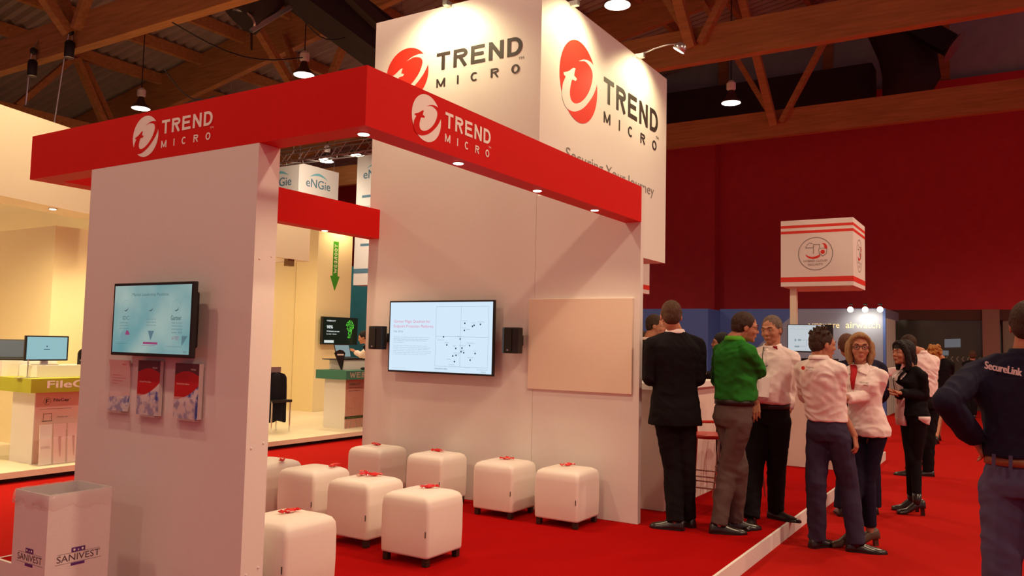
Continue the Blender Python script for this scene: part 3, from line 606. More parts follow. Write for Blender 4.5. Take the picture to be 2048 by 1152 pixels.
# brochure row at the foot of the counter
b = empty('brochure_rack', (5.0, 9.22, .12), 'clear floor rack of white and pink folders before the lime topped counter', 'brochure rack')
MB().box(4.93, 5.6, 9.12, 9.125, .12, .42).box(4.93, 5.6, 9.125, 9.3, .12, .125).build('holder', ACR, b)
for k in range(4):
    m = (PAPER, PNK, PNK, PNK)[k]; x = 4.95+k*.155
    o = MB().add([(x, 9.135, .13), (x+.13, 9.135, .13), (x+.155, 9.20, .56), (x+.02, 9.20, .56), (x, 9.145, .13), (x+.13, 9.145, .13), (x+.155, 9.21, .56), (x+.02, 9.21, .56)], [(0, 1, 2, 3), (7, 6, 5, 4), (0, 4, 5, 1), (1, 5, 6, 2), (2, 6, 7, 3), (3, 7, 4, 0)]).build('folder', m)
    tag(o, ('white folder printed CONTEC standing in the floor rack', 'pink folder next to the white one in the floor rack', 'pink folder, middle of the three in the floor rack', 'rightmost visible pink folder in the floor rack')[k], 'folder', 'folders in the floor rack')
    fr = onframe((x+.005, 9.150, .30), (1, 0, 0), (0, .14, .98))
    fr = onframe((x+.008, 9.1585, .30), (1, 0, 0), (0, .149, .989))
    if k == 0: text('lettering', 'CONTEC', fr, .012, 0, .10, .026, DARK, o, lift=.004)
    else: poly('dark_print', fr, [[(.06, -.1), (.07, -.1), (.085, .12), (.055, .12)]], mat('dark_pink_print', (.35, .10, .12), .6, var=0), o, lift=.004)
# raised shelf, monitor, laptop, chair
t = empty('counter_shelf', (5.03, 9.5, 1.07), 'white raised shelf on the lime topped counter', 'shelf')
MB().box(5.06, 6.0, 9.50, 9.88, 1.071, 1.205).build('box', WHITE, t); MB().box(4.87, 5.5, 9.89, 10.45, 1.071, 1.25).build('low_box', WHITE, t)
t = empty('monitor', (5.2, 9.62, 1.207), 'black framed desktop monitor with a pale blue screen on the white shelf', 'monitor')
MB().box(4.97, 5.47, 9.61, 9.64, 1.255, 1.545).build('casing', BLACK, t, bevel=.004)
MB().box(4.99, 5.45, 9.607, 9.61, 1.272, 1.53).build('screen', screenmat('pale_screen', (.35, .62, .66), .8), t)
fr = onframe((4.99, 9.607, 1.272), (1, 0, 0), (0, 0, 1)); poly('screen_button', fr, [bar(.19, .11, .26, .118), circ(.225, .15, .008, n=12)], G3, t)
MB().box(5.17, 5.25, 9.63, 9.66, 1.21, 1.30).box(5.1, 5.34, 9.56, 9.74, 1.207, 1.215).build('stand', METAL, t)
def laptop(x, y, z, w, ang, label, scr=None, back=False, name='laptop'):
    t = empty('laptop', (x, y, z), label, 'laptop'); t.rotation_euler = (0, 0, ang)
    q = wloc(t)
    MB().box(x-w/2, x+w/2, y-.12, y+.12, z, z+.015).build('keyboard_base', BLACK, t)
    MB().add([(x-w/2, y+.12, z+.012), (x+w/2, y+.12, z+.012), (x+w/2, y+.18, z+.24), (x-w/2, y+.18, z+.24), (x-w/2, y+.128, z+.012), (x+w/2, y+.128, z+.012), (x+w/2, y+.188, z+.24), (x-w/2, y+.188, z+.24)], [(0, 1, 2, 3), (7, 6, 5, 4), (0, 4, 5, 1), (1, 5, 6, 2), (2, 6, 7, 3), (3, 7, 4, 0)]).build('lid', BLACK, t)
    if scr:
        fr = onframe((x-w/2, y+.12, z+.012), (1, 0, 0), Vector((0, .06, .228)).normalized()); poly('screen', fr, [bar(.012, .02, w-.012, .225)], scr, t)
    return t
laptop(5.08, 10.08, 1.252, .36, -.55, 'open grey laptop at the left edge beside the desktop monitor', mat('dim_screen', (0, 0, 0), .3, var=0, em=(.12, .12, .11), es=1))
t = empty('sign_holder', (4.93, 9.45, 1.07), 'thin metal table sign stand on the lime topped counter', 'stand')
MB().tube([(4.93, 9.45, 1.08), (4.93, 9.45, 1.28)], .006, 8).build('rod', METAL, t); MB().box(4.82, 5.03, 9.4, 9.5, 1.07, 1.078).build('base_plate', METAL, t)
t = empty('sign_card', (5.70, 9.55, 1.206), 'black rounded card stand at the right end of the white shelf', 'card')
MB().lathe((5.66, 9.62, 1.33), [(.07, 0), (.07, .02)], 24, (0, -1, 0)).box(5.59, 5.73, 9.6, 9.62, 1.207, 1.33).build('card', BLACK, t)
fr = onframe((5.6, 9.598, 1.25), (1, 0, 0), (0, 0, 1)); text('lettering', 'CONTEC', fr, .01, .0, .1, .015, PW, t)
# webroot counter
TEAL = mat('teal_green_band', (.045, .20, .14), .5, var=.01)
t = counter(9.963, 9.378, 11.2, 9.85, 1.07, .925, TEAL, 'white counter with a teal green top band seen through the doorway', WHITE, mat('brownish_print', (.50, .26, .19), .6), 'counter')
fr = onframe((9.85, 9.268, .925), (1, 0, 0), (0, 0, 1))
caps('lettering', 'WEBROOT', fr, .09, .03, .85, .09, mat('muted_print', (.38, .36, .28), .6, var=0), t)
fr = onframe((9.963, 9.376, .12), (1, 0, 0), (0, 0, 1))
text('lettering', 'WEBROOT', fr, .08, .70, .28, .04, mat('dark_green_print', (.03, .08, .03), .6, var=0), t, bold=.01); text('lettering', 'Smarter Cybersecurity', fr, .08, .65, .3, .028, DARK, t); text('lettering', 'threat intelligence', fr, .08, .60, .27, .028, DARK, t)
poly('printed_circuit', fr, ringpoly(.235, .46, .04, .004)+[bar(.233, .28, .237, .42), bar(.07, .33, .22, .334), bar(.07, .2, .073, .40), bar(.16, .18, .163, .33), bar(.36, .18, .363, .40), bar(.0, .36, .05, .364)], mat('grey_line_print', (.25, .14, .11), .6, var=0), t)
poly('printed_band', fr, [bar(0, .155, 1.2, .20)], mat('black_green_band', (.03, .04, .015), .6, var=0), t); text('lettering', 'www.webroot.com', fr, .05, .168, .35, .018, mat('lime_print', (.2, .3, .05), .6, var=0), t)
poly('printed_roots', fr, [[(a, .0), (a+.012, .0), (b_+.008, .15), (b_, .15)] for a, b_ in ((.02, .1), (.12, .16), (.3, .26), (.42, .36))], GREY, t)
t = empty('counter_shelf', (10.25, 9.7, 1.07), 'white raised shelf with a black top edge on the teal counter', 'shelf')
MB().box(10.16, 11.2, 9.62, 9.95, 1.071, 1.235).build('box', WHITE, t); MB().box(10.0, 11.2, 9.60, 9.97, 1.236, 1.25).build('shelf_board', BLACK, t)
laptop(10.42, 9.74, 1.251, .40, .08, 'open laptop on the raised shelf above the teal counter', mat('webroot_screen', (0, 0, 0), .3, var=0, em=(.22, .30, .30), es=1))
for x, lb in ((9.93, 'black fan shaped paper holder on the left of the teal counter'), (10.78, 'black fan shaped paper holder right of the laptop on the teal counter')):
    t = empty('paper_holder', (x, 9.5, 1.072), lb, 'holder')
    zz = 1.075 if x < 10 else 1.251; yy = 9.5 if x < 10 else 9.66; s_ = .62 if x < 10 else .42
    fr = onframe((x, yy, zz), (1, 0, 0), (0, 0, 1))
    b = MB(); pts = [(.05, 0), (.075, 0), (.10, .16*s_+.05), (.13, .29*s_+.1), (.08, .34*s_+.11), (.0, .36*s_+.11), (-.08, .34*s_+.1), (-.12, .30*s_+.09)]
    n = len(pts); b.add([fr(a, c, 0) for a, c in pts]+[fr(a, c, -.012) for a, c in pts], [tuple(range(n)), tuple(range(2*n-1, n-1, -1))]+[(i, (i+1) % n, n+(i+1) % n, n+i) for i in range(n)]).build('fan', BLACK, t)
    poly('white_label', fr, [bar(-.06, .24*s_+.09, .09, .28*s_+.09)], PW, t, .003)
t = empty('computer_mouse', (10.35, 9.36, 1.071), 'small black mouse on the teal counter', 'mouse'); MB().ell((10.35, 9.36, 1.098), (.055, .035, .025)).build('body', BLACK, t, True)
# arrow wall with its television
t = empty('booth_column', (11.811, 11.993, .12), 'tall cream column with a green arrow pointing down', 'column')
MB().box(11.811, 12.80, 11.993, 12.59, .1205, 3.9).build('body', CRW, t)
fr = onframe((11.811, 11.993, 0), (1, 0, 0), (0, 0, 1))
GRN = mat('green_print', (.05, .30, .02), .5, var=0)
poly('green_arrow', fr, [[(.495-.1, 2.88), (.495-.07, 2.88), (.425, 3.60), (.58, 3.60), (.575, 2.88), (.64, 2.88), (.505, 2.57), (.36, 2.88)]], GRN, t)
fv = onframe((11.811+.45, 11.991, 2.93), (0, 0, 1), (-1, 0, 0)); caps('lettering', 'WEBROOT', lambda a, c, l=0: Vector((11.811+.545-c, 11.989, 2.94+a)), 0, 0, .60, .085, mat('pale_arrow_print', (.80, .85, .6), .5, var=0), t)
t = empty('television', (12.4, 11.9, 1.75), 'television showing a glowing green bulb on black beyond the teal counter', 'television')
MB().box(11.89, 12.90, 11.86, 11.93, 1.47, 2.03).build('casing', BLACK, t); MB().box(12.2, 12.6, 11.93, 11.993, 1.6, 1.9).build('wall_mount', BLACK, t)
sc = MB().box(11.905, 12.885, 11.857, 11.86, 1.485, 2.015).build('screen', screenmat('dark_green_screen', (.004, .010, .005), 1), t)
fr = onframe((11.905, 11.857, 1.485), (1, 0, 0), (0, 0, 1)); I = inkmat('screen_white', (.7, .75, .72))
text('screen_text', 'WEBROOT', fr, .08, .45, .26, .03, I, sc, bold=.02); text('screen_text', '98%', fr, .09, .31, .17, .06, I, sc, bold=.03); text('screen_text', 'Of infections are seen', fr, .09, .24, .36, .03, I, sc, bold=.02); text('screen_text', 'by only 1 device', fr, .09, .18, .28, .03, I, sc, bold=.02)
poly('screen_box', fr, [bar(.03, .02, .30, .07)], I, sc)
GB = inkmat('bulb_green', (.12, .75, .05)); rnd = random.Random(5); pp = []
for k in range(230):
    a = rnd.uniform(0, 6.28); r = math.sqrt(rnd.random()); x = .76+.115*r*math.cos(a); y = .37+.12*r*math.sin(a)
    if k > 160: x = .76+rnd.uniform(-.055, .055); y = rnd.uniform(.12, .3)
    s_ = rnd.uniform(.005, .010); pp.append([(x-s_, y), (x, y-s_), (x+s_, y), (x, y+s_)])
o = poly('screen_bulb', fr, pp, GB, sc)
# partition panel behind the television and the seated man
tag(MB().box(12.95, 13.12, 11.6, 11.66, .12, 2.0).build('white_post', CREAM), 'narrow cream post right of the bulb television', 'post')
# jacket over a chair and the glowing stand
t = empty('office_chair', (8.95, 9.85, .12), 'chair almost hidden under a dark jacket in the cream booth', 'chair')
MB().box(8.72, 9.12, 9.98, 10.02, .75, 1.12).build('backrest', METAL, t)
MB().box(8.72, 9.12, 9.70, 10.05, .58, .62).build('seat', BLACK, t)
for sx, sy in ((8.73, 9.72), (9.1, 9.72), (8.73, 10.02), (9.1, 10.02)): MB().tube([(sx, sy, .12), (sx, sy, .6)], .012, 8).build('leg', CHROME, t)
rng = []
NJ = mat('black_cloth', (.012, .010, .016), .9, var=.2, scale=30, bump=.3, bscale=40, spec=.15)
for z, w, dth in ((.30, .235, .06), (.32, .24, .07), (.6, .235, .075), (.85, .23, .075), (.98, .225, .07), (1.03, .19, .055), (1.05, .12, .04), (1.06, .05, .03)):
    rng.append([Vector((8.93+w*math.cos(a)+.006*math.sin(9*a), 9.90+dth*math.sin(a)+.016*math.sin(7*a+z*3), z-.28+.26+(.03*math.sin(3*a) if z < .35 else 0))) for a in np.linspace(0, 2*math.pi, 36, endpoint=False)])
tag(MB().rings(rng).build('dark_jacket', NJ, None, True), 'dark jacket draped over the chair back in the cream booth', 'jacket')
t = empty('light_stand', (8.75, 10.3, .12), 'white stand with a glowing cyan top behind the dark jacket', 'light stand')
MB().lathe((8.78, 10.3, .12), [(.12, 0), (.12, .02), (.06, .05), (.06, 1.0)], 20).build('post', WHITE, t, True); MB().lathe((8.78, 10.3, 1.12), [(.13, 0), (.13, .05)], 20).build('lit_top', mat('cyan_glow', (.1, .5, .8), .4, var=0, em=(.15, .6, .9), es=2.2), t)
t = empty('notice_screen', (8.9, 10.44, 1.3), 'small dark blue grey screen on the cream cabin wall above the jacket', 'screen')
MB().box(8.80, 9.08, 10.46, 10.49, 1.23, 1.52).build('panel', mat('slate_panel', (.05, .09, .13), .4), t)
lamp('POINT', (8.78, 10.25, 1.3), (0, 0, -1), 1.5, (.3, .7, 1), .05)
# hanging cubes, column and teal wall beyond
BLUE = mat('blue_print', (.10, .22, .32), .6, var=0); CY = mat('cyan_print', (.18, .50, .62), .6, var=0)
def engie(fr, x, y, w, t):
    def arc(a, b): return [(x+w*.12+w*.78*k/14, y+w*.30+a*math.sin(math.pi*k/14)) for k in range(15)]
    up = arc(w*.16, 0); lo = arc(w*.085, 0)
    poly('printed_arc', fr, [up+lo[::-1]], CY, t)
    text('lettering', 'eNGie', fr, x, y, w, w*.26, BLUE, t, bold=.01)
t = empty('hanging_cube', (16, 17.1, 5.3), 'hanging white cube sign with a blue arc logo behind the rear red beam', 'hanging sign')
MB().box(16, 17.57, 17.108, 18.65, 5.3, 6.52).build('cube', WHITE, t)
engie(onframe((16, 17.106, 5.3), (1, 0, 0), (0, 0, 1)), .28, .60, .95, t); engie(onframe((15.998, 18.65, 5.3), (0, -1, 0), (0, 0, 1)), .3, .60, .95, t)
for x, y in ((16.1, 17.2), (17.45, 17.2)): MB().tube([(x, y, 6.5), (x, y, zd(y)+.03)], .012, 6).build('chain', METAL, t)
t = empty('hanging_column', (17, 15.85, 3.1), 'tall white hanging column sign with a blue band left of the back panel', 'hanging sign')
MB().box(17, 17.4, 14.2, 15.85, 3.1, 6.77).build('panel', WHITE, t)
fr = onframe((16.998, 15.85, 3.1), (0, -1, 0), (0, 0, 1)); engie(fr, .25, 3.0, .95, t)
poly('blue_dash', fr, [bar(.22, 2.46, .55, 2.53), bar(.22, 1.09, .55, 1.16)], BLUE, t); poly('blue_band', fr, [bar(0, .33, 1.6, .46)], BLUE, t); text('lettering', 'services', fr, .3, 2.15, .6, .1, GREY, t)
MB().tube([(17.2, 15.5, 6.7), (17.2, 15.5, zd(15.5)+.03)], .012, 6).build('chain', METAL, t)
TW2 = mat('teal_booth_wall', (.02, .16, .22), .6, var=.02)
tag(MB().box(20, 20.2, 13.5, 18.74, 0, 4.0).build('teal_wall', TW2), 'tall teal booth wall far behind the television column', 'booth wall')
# aluminium box truss with floods
t = empty('lighting_truss', (14.7, 15, 6.3), 'silver lattice lighting truss high beyond the doorway', 'lighting truss')
b = MB(); s = .15
for dx, dz in ((-s, -s), (s, -s), (s, s), (-s, s)): MB().tube([(14.75+dx, 11.5, 6.3+dz), (14.75+dx, 19, 6.3+dz)], .022, 8).build('main_tube', METAL, t)
for k in range(24):
    y = 11.6+k*.3; sg = 1 if k % 2 else -1
    for dx in (-s, s): b.tube([(14.75+dx, y, 6.3-s*sg), (14.75+dx, y+.3, 6.3+s*sg)], .010, 6)
    b.tube([(14.75-s*sg, y, 6.3-s), (14.75+s*sg, y+.3, 6.3-s)], .010, 6)
b.build('lattice_bracing', METAL, t)
for y in (12.5, 16, 18.6): MB().tube([(14.75, y, 6.4), (14.75, y, zd(y)+.03)], .012, 6).build('chain', METAL, t)
for y, lb in ((15.0, 'lit flood lamp on the lattice truss above the white hanging cube'), (13.9, 'lit flood lamp on the lattice truss near the back panel')):
    q = empty('flood_lamp', (14.9, y, 6.1), lb, 'flood lamp', 'flood lamps on the lattice truss')
    MB().box(14.78, 15.02, y-.14, y+.14, 6.16, 6.26).build('housing', BLACK, q); MB().add([(14.79, y-.13, 6.158), (15.01, y-.13, 6.158), (15.01, y+.13, 6.158), (14.79, y+.13, 6.158)], [(0, 1, 2, 3)]).build('lit_lens', LEDM, q)
    MB().tube([(14.9, y, 6.25), (14.9, y, 6.29)], .02, 8).build('yoke', BLACK, q)
    lamp('SPOT', (14.9, y, 6.1), (.3, .7, -.5), 260, (1, .85, .62), .1, 2.2)
# ---------------------------------------------------------------- right side: counter, sign, blue booths
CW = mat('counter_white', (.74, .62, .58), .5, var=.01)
t = empty('bar_counter', (6.96, 2.70, PH), 'white bar counter in the booth where a man in a dark suit leans', 'counter')
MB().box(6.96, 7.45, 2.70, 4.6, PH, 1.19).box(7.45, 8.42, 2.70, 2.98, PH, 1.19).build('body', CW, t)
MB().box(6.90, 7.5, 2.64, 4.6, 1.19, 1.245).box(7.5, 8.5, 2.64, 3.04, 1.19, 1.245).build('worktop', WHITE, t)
for y in (3.05, 3.6): MB().box(6.957, 6.96, y-.003, y+.003, PH, 1.19).build('panel_joint', GREY, t)
RS = mat('red_plastic_seat', (.55, .03, .02), .3, var=0); THN = mat('thin_steel', (.4, .25, .22), .25, .9, var=0)
def barstool(x, y, zs, label):
    t = empty('bar_stool', (x, y, PH), label, 'bar stool')
    MB().rings([[Vector((x+a*k, y+c*k, z)) for a, c in circ(0, 0, .20, .19, 24)] for k, z in ((.9, zs-.035), (1, zs-.02), (1, zs-.005), (.9, zs))]).build('seat', RS, t, True)
    MB().tube([(x+.15, y-.16, zs-.01), (x+.21, y-.18, zs+.08), (x+.22, y, zs+.09), (x+.21, y+.18, zs+.08), (x+.15, y+.16, zs-.01)], .015, 8).build('backrest', RS, t, True)
    for sx, sy in ((-1, -1), (1, -1), (-1, 1), (1, 1)): MB().tube([(x+sx*.20, y+sy*.20, PH), (x+sx*.15, y+sy*.15, zs-.025)], .009, 8).build('leg', THN, t)
    for z in (.32, .42): MB().tube([(x+a*.183, y+c*.183, z) for a, c in ((-1, -1), (1, -1), (1, 1), (-1, 1), (-1, -1))], .007, 6).build('foot_rail', THN, t)
barstool(7.40, 2.45, .79, 'red bar stool with thin legs between the suited person and the green shirt')
barstool(8.10, 2.36, .78, 'second thin legged red bar stool hidden behind the grey trousers')
# cube sign on a post
def cubesign(x0, x1, y0, y1, z0, z1, label, px, py, pz0):
    t = empty('cube_sign', (px, py, pz0), label, 'cube sign', 'striped cube signs on posts')
    MB().box(x0, x1, y0, y1, z0+.01, z1).build('cube', WHITE, t); h = z1-z0
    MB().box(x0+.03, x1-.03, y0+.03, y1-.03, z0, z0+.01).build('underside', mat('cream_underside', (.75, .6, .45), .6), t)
    for a, c in ((.07, .115), (.885, .925), (.80, .84)):
        a0 = z0+h*a; a1 = z0+h*c
        if a < .1: a0, a1 = z0+h*.075, z0+h*.15
        MB().box(x0-.002, x1+.002, y0-.002, y1+.002, a0, a1).build('red_stripe', REDP, t)
    for fr, w in ((onframe((x0-.003, y1, z0), (0, -1, 0), (0, 0, 1)), y1-y0), (onframe((x0, y0-.003, z0), (1, 0, 0), (0, 0, 1)), x1-x0)):
        c = w*.49; v = h*.49; r = h*.245
        poly('printed_circle', fr, ringpoly(c, v, r, .008), GREY, t)
        def S(p): return [(c+x*r, v+y*r) for x, y in p]
        poly('red_swoosh', fr, [S([(.35, .62), (.55, .60), (.66, .45), (.68, .28), (.62, .18), (.48, .2), (.52, .38), (.48, .52)]), S([(-.56, -.02), (-.52, -.16), (-.38, -.26), (-.15, -.32), (.1, -.28), (.28, -.16), (.24, -.06), (.05, -.16), (-.2, -.2), (-.42, -.14)])], REDP, t)
        poly('printed_cloud', fr, [S(q) for q in ([(-.56, .34), (-.55, .38), (-.1, .38), (-.1, .34)], [(-.13, .0), (-.13, .56), (-.10, .56), (-.10, .0)], [(-.10, .53), (-.10, .56), (.25, .56), (.25, .53)], [(.22, .28), (.22, .56), (.25, .56), (.25, .28)], [(-.56, .36), (-.5, .55), (-.35, .68), (-.15, .64), (-.17, .61), (-.34, .65), (-.48, .53), (-.53, .36)])], GREY, t)
        poly('printed_shield', fr, [S([(.18, .28), (.42, .34), (.66, .26), (.64, .0), (.44, -.18), (.22, -.02)])], GREY, t, .002); poly('shield_fill', fr, [S([(.21, .25), (.42, .31), (.63, .24), (.61, .02), (.44, -.14), (.25, .0)])], WHITE, t, .003)
        poly('shield_ball', fr, [S(circ(.42, .09, .13, n=20))], REDP, t, .004)
        text('lettering', 'HYBRID CLOUD', fr, c-r*.68, v-r*.5, r*1.36, r*.13, GREY, t); text('lettering', 'SECURITY', fr, c-r*.44, v-r*.72, r*.88, r*.13, GREY, t)
    MB().box(px-.04, px+.04, py-.04, py+.04, pz0, z0).build('post', CREAM, t)
    return t
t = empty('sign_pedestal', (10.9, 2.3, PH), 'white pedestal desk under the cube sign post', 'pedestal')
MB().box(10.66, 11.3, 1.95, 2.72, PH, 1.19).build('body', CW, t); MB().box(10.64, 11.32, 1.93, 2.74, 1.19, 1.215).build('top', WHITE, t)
cubesign(10.6, 11.5, 1.70, 2.565, 2.365, 3.215, 'white cube sign with red stripes and a round emblem on a post', 10.76, 2.44, 1.215)
y0_ = dep(1298.5, 590, 12.4) - [.85, 0, 0]
t = empty('cube_sign', (y0_[0], y0_[1], PH), 'white cube sign mostly hidden right behind the end of the back panel', 'cube sign', 'striped cube signs on posts')
MB().box(y0_[0], y0_[0]+.85, y0_[1], y0_[1]+.85, 2.37, 3.215).build('cube', WHITE, t); MB().box(y0_[0]-.002, y0_[0]+.852, y0_[1]-.002, y0_[1]+.852, 2.43, 2.50).build('red_stripe', REDP, t); MB().box(y0_[0]+.4, y0_[0]+.48, y0_[1]+.4, y0_[1]+.48, PH, 2.37).build('post', CREAM, t)
t = empty('television', (10.67, 2.2, 1.7), 'screen with a line diagram mounted on the cube sign post', 'television')
MB().box(10.60, 10.63, 1.94, 2.487, 1.545, 1.895).build('casing', BLACK, t, bevel=.004); MB().box(10.63, 10.70, 1.97, 2.45, 1.57, 1.87).build('back_cover', BLACK, t)
sc = MB().box(10.598, 10.60, 2.03, 2.475, 1.562, 1.885).build('screen', screenmat('pale_screen_right', (.62, .68, .72), .85), t); fr = onframe((10.598, 2.475, 1.562), (0, -1, 0), (0, 0, 1))
tag(MB().box(10.86, 11.2, 1.98, 2.37, 1.216, 1.47).build('black_case', BLACK), 'black case standing on the white pedestal below the diagram screen', 'case')
text('slide_title', 'Hybrid cloud defense overview', fr, .03, .295, .34, .012, G1, sc); text('slide_title', 'Deep security architecture', fr, .03, .268, .32, .012, G1, sc)
poly('slide_lines', fr, [bar(.17, .135, .30, .139), bar(.22, .06, .224, .137), bar(.15, .055, .22, .059), bar(.08, .12, .10, .15), bar(.12, .125, .16, .148), bar(.08, .045, .14, .065)], G1, sc)
# blue booths
BL1 = mat('blue_booth_wall', (.06, .12, .40), .6, var=.03, scale=1); BL2 = mat('deep_blue_wall', (.02, .04, .26), .6, var=.03); BG = mat('grey_blue_wall', (.22, .27, .42), .6, var=.02)
tag(MB().box(21.0, 22.9, 6.96, 12.5, 0, 2.60).build('blue_wall', BL1), 'blue booth wall behind the man in the dark suit', 'booth wall')
t = empty('blue_booth', (22, 4.9, 0), 'blue and grey booth with pale company lettering and white side slats', 'booth')
MB().box(22, 22.1, 2.79, 6.955, 0, 2.64).build('wall', BL1, t)
fr = onframe((22, 6.955, 0), (0, -1, 0), (0, 0, 1))
poly('grey_wedge', fr, [[(2.1, 2.63), (3.05, 2.63), (4.1, 2.63), (4.1, 1.2), (3.0, .3), (.6, .3), (.6, 1.2), (1.3, 1.9)]], BG, t, .003)
LM = mat('lit_letters', (.8, .75, .45), .5, var=0, em=(1, .82, .45), es=.35)
text('lettering', 'vm', fr, 2.33, 2.145, .35, .11, LM, t, lift=.012, bold=.015); text('lettering', 'ware', fr, 2.69, 2.145, .40, .11, LM, t, lift=.012); text('lettering', 'airwatch', fr, 3.24, 2.145, .80, .165, LM, t, lift=.012)
MB().box(22.1, 24.6, 2.79, 2.9, 2.4, 2.64).build('side_header', mat('slate_header', (.20, .22, .30), .6), t)
for k in range(4): MB().box(22.15+k*.42, 22.15+k*.42+.25, 2.76, 2.86, 0, 2.4).build('side_slat', mat('pale_slats', (.62, .66, .60), .5), t)
box('side_wall', (22.1, 24.2, 2.87, 2.9, 0, 2.4), mat('side_grey', (.35, .36, .36), .6), t)
for k, lb in enumerate(('left of three lit spotlights over the blue booth', 'middle of three lit spotlights over the blue booth', 'right of three lit spotlights over the blue booth')):
    y = 3.55-k*.34; q = empty('booth_spotlight', (21.9, y, 2.62), lb, 'spotlight', 'lit spotlights over the blue booth')
    MB().ell((21.68, y, 2.60), (.07, .07, .07)).build('lit_bulb', mat('lit_bulb', (1, 1, 1), .5, var=0, em=(1, .85, .55), es=9), q, True)
    MB().lathe((21.68, y, 2.56), [(.06, .16), (.05, .18), (.02, .19)], 12).build('lamp_cap', BLACK, q); MB().tube([(21.68, y, 2.74), (21.85, y, 2.76), (22.0, y, 2.66)], .012, 6).build('arm', BLACK, q)
lamp('SPOT', (21.6, 3.2, 2.55), (.5, 0, -1), 60, (1, .8, .5), .15, 2.6)
tag(box('door_edge_lamp', (21.9, 21.99, 8.0, 12, 2.6, 2.63), mat('pale_rail', (.7, .6, .5), .5)), 'thin pale rail along the top of the blue wall', 'rail') if 0 else None
# ---------------------------------------------------------------- people
V3 = Vector
def cone(b, a, c, ra, rc, n=12):
    a = V3(a); c = V3(c); d = c-a; L = d.length
    if L < 1e-5: return b.ell(a, (ra, ra, ra))
    d /= L; x = d.orthogonal().normalized(); y = d.cross(x); R = []
    for cen, r, A in ((a, ra, (-80, -50, -20, 0)), (c, rc, (0, 20, 50, 80))):
        for an in A:
            q = math.radians(an); R.append([cen + d*(r*math.sin(q)) + (x*math.cos(2*math.pi*k/n)+y*math.sin(2*math.pi*k/n))*(r*math.cos(q)) for k in range(n)])
    return b.rings(R)
def remesh(b, name, m, parent, vox, it=4, post=None, mi=None):
    me = bpy.data.meshes.new('tmp'); me.from_pydata(b.v, [], b.f)
    bm = bmesh.new(); bm.from_mesh(me); bmesh.ops.recalc_face_normals(bm, faces=bm.faces); bm.to_mesh(me); bm.free()
    o = bpy.data.objects.new('tmp', me); COL.objects.link(o)
    r = o.modifiers.new('r', 'REMESH'); r.mode = 'VOXEL'; r.voxel_size = vox
    s = o.modifiers.new('s', 'SMOOTH'); s.factor = .5; s.iterations = it
    bpy.context.view_layer.update()
    m2 = bpy.data.meshes.new_from_object(o.evaluated_get(bpy.context.evaluated_depsgraph_get()))
    bpy.data.objects.remove(o); bpy.data.meshes.remove(me)
    m2.name = name; n = len(m2.vertices); co = np.zeros(n*3); m2.vertices.foreach_get('co', co); co = co.reshape(-1, 3)
    if post:
        no = np.zeros(n*3); m2.vertices.foreach_get('normal', no); co = post(co, no.reshape(-1, 3))
    p = wloc(parent) if parent else V3((0, 0, 0)); co = co - np.array(p)
    m2.vertices.foreach_set('co', co.ravel()); m2.polygons.foreach_set('use_smooth', [True]*len(m2.polygons))
    m2.materials.clear()
    for q in (m if isinstance(m, (list, tuple)) else [m]): m2.materials.append(q)
    m2.update()
    ob = bpy.data.objects.new(name, m2); COL.objects.link(ob); ob.parent = parent
    return ob
def folds(amp, fx=7, fz=16, seed=0, sl=.35):
    def f(co, no):
        out = co.copy(); s = seed*3.7
        for i in range(len(co)):
            x, y, z = co[i]; w = noise.noise((x*3+s, y*3, z*3))
            q = noise.noise((x*fx+s+w, y*fx, (z+sl*x+.2*w)*fz)); r = 1-abs(q)*2.2
            q2 = noise.noise((x*fx*1.9+s, y*fx*1.9, (z-sl*y)*fz*1.7))
            out[i] += no[i]*amp*(r*.8+q2*.5-.35)
        return out
    return f
SKIN = {}
def skin(k, c=(.46, .20, .12)): return mat('skin_'+k, c, .55, var=.05, scale=25, spec=.35)
def cloth(n, c, r=.85, w=0): return mat(n, c, r, var=.08, scale=18, bump=.05, bscale=140, spec=.12)
HAIRB = {}
def hairmat(n, c): return mat(n, c, .65, var=.35, scale=60, bump=.6, bscale=160, stretch=(1, 1, .25), spec=.3)
EYEW = mat('eye_white', (.34, .26, .22), .3, var=0); EYED = mat('dark_iris', (.02, .012, .01), .2, var=0); BROW = mat('eyebrow_hair', (.06, .03, .02), .8, var=0)
LIP = mat('lips', (.38, .10, .08), .45, var=0)
def head_prims(b, T, s, fem=0, jaw=1.0):
    E = lambda c, r: b.ell(T(c), [q*s for q in r], 20, 14, T.rot)
    E((0, -.012, .030), (.074, .093, .086)); E((0, .030, -.015), (.062*jaw, .060, .085)); E((0, .028, -.068), (.048*jaw, .055, .042)); E((0, .068, -.094), (.022, .018, .018))
    cone(b, T((0, .084, .012)), T((0, .100, -.026)), .008*s, .0115*s); 
    for k in (-1, 1):
        E((k*.011, .089, -.030), (.008, .009, .007)); E((k*.038, .060, -.028), (.024, .022, .022)); E((k*.0755, -.008, -.008), (.008, .018, .031)); E((k*.046, .060, .012), (.014, .018, .02))
    b.tube([T(p) for p in ((-.048, .062, .026), (-.028, .082, .028), (0, .085, .024), (.028, .082, .028), (.048, .062, .026))], .009*s, 8)
    E((0, .083, -.060), (.024, .012, .013))
class Tf:
    def __init__(s, c, az, tilt, roll, sc, TC, IR):
        F = (TC*math.cos(az)+IR*math.sin(az)).normalized(); X = F.cross(V3((0, 0, 1)))
        m = Matrix((X, F, V3((0, 0, 1)))).transposed()          # columns: right, forward, up
        s.rot = m @ Matrix.Rotation(-tilt, 3, 'X') @ Matrix.Rotation(roll, 3, 'Y'); s.c = V3(c); s.s = sc
    def __call__(s, p): return s.c + s.rot @ (V3(p)*s.s)
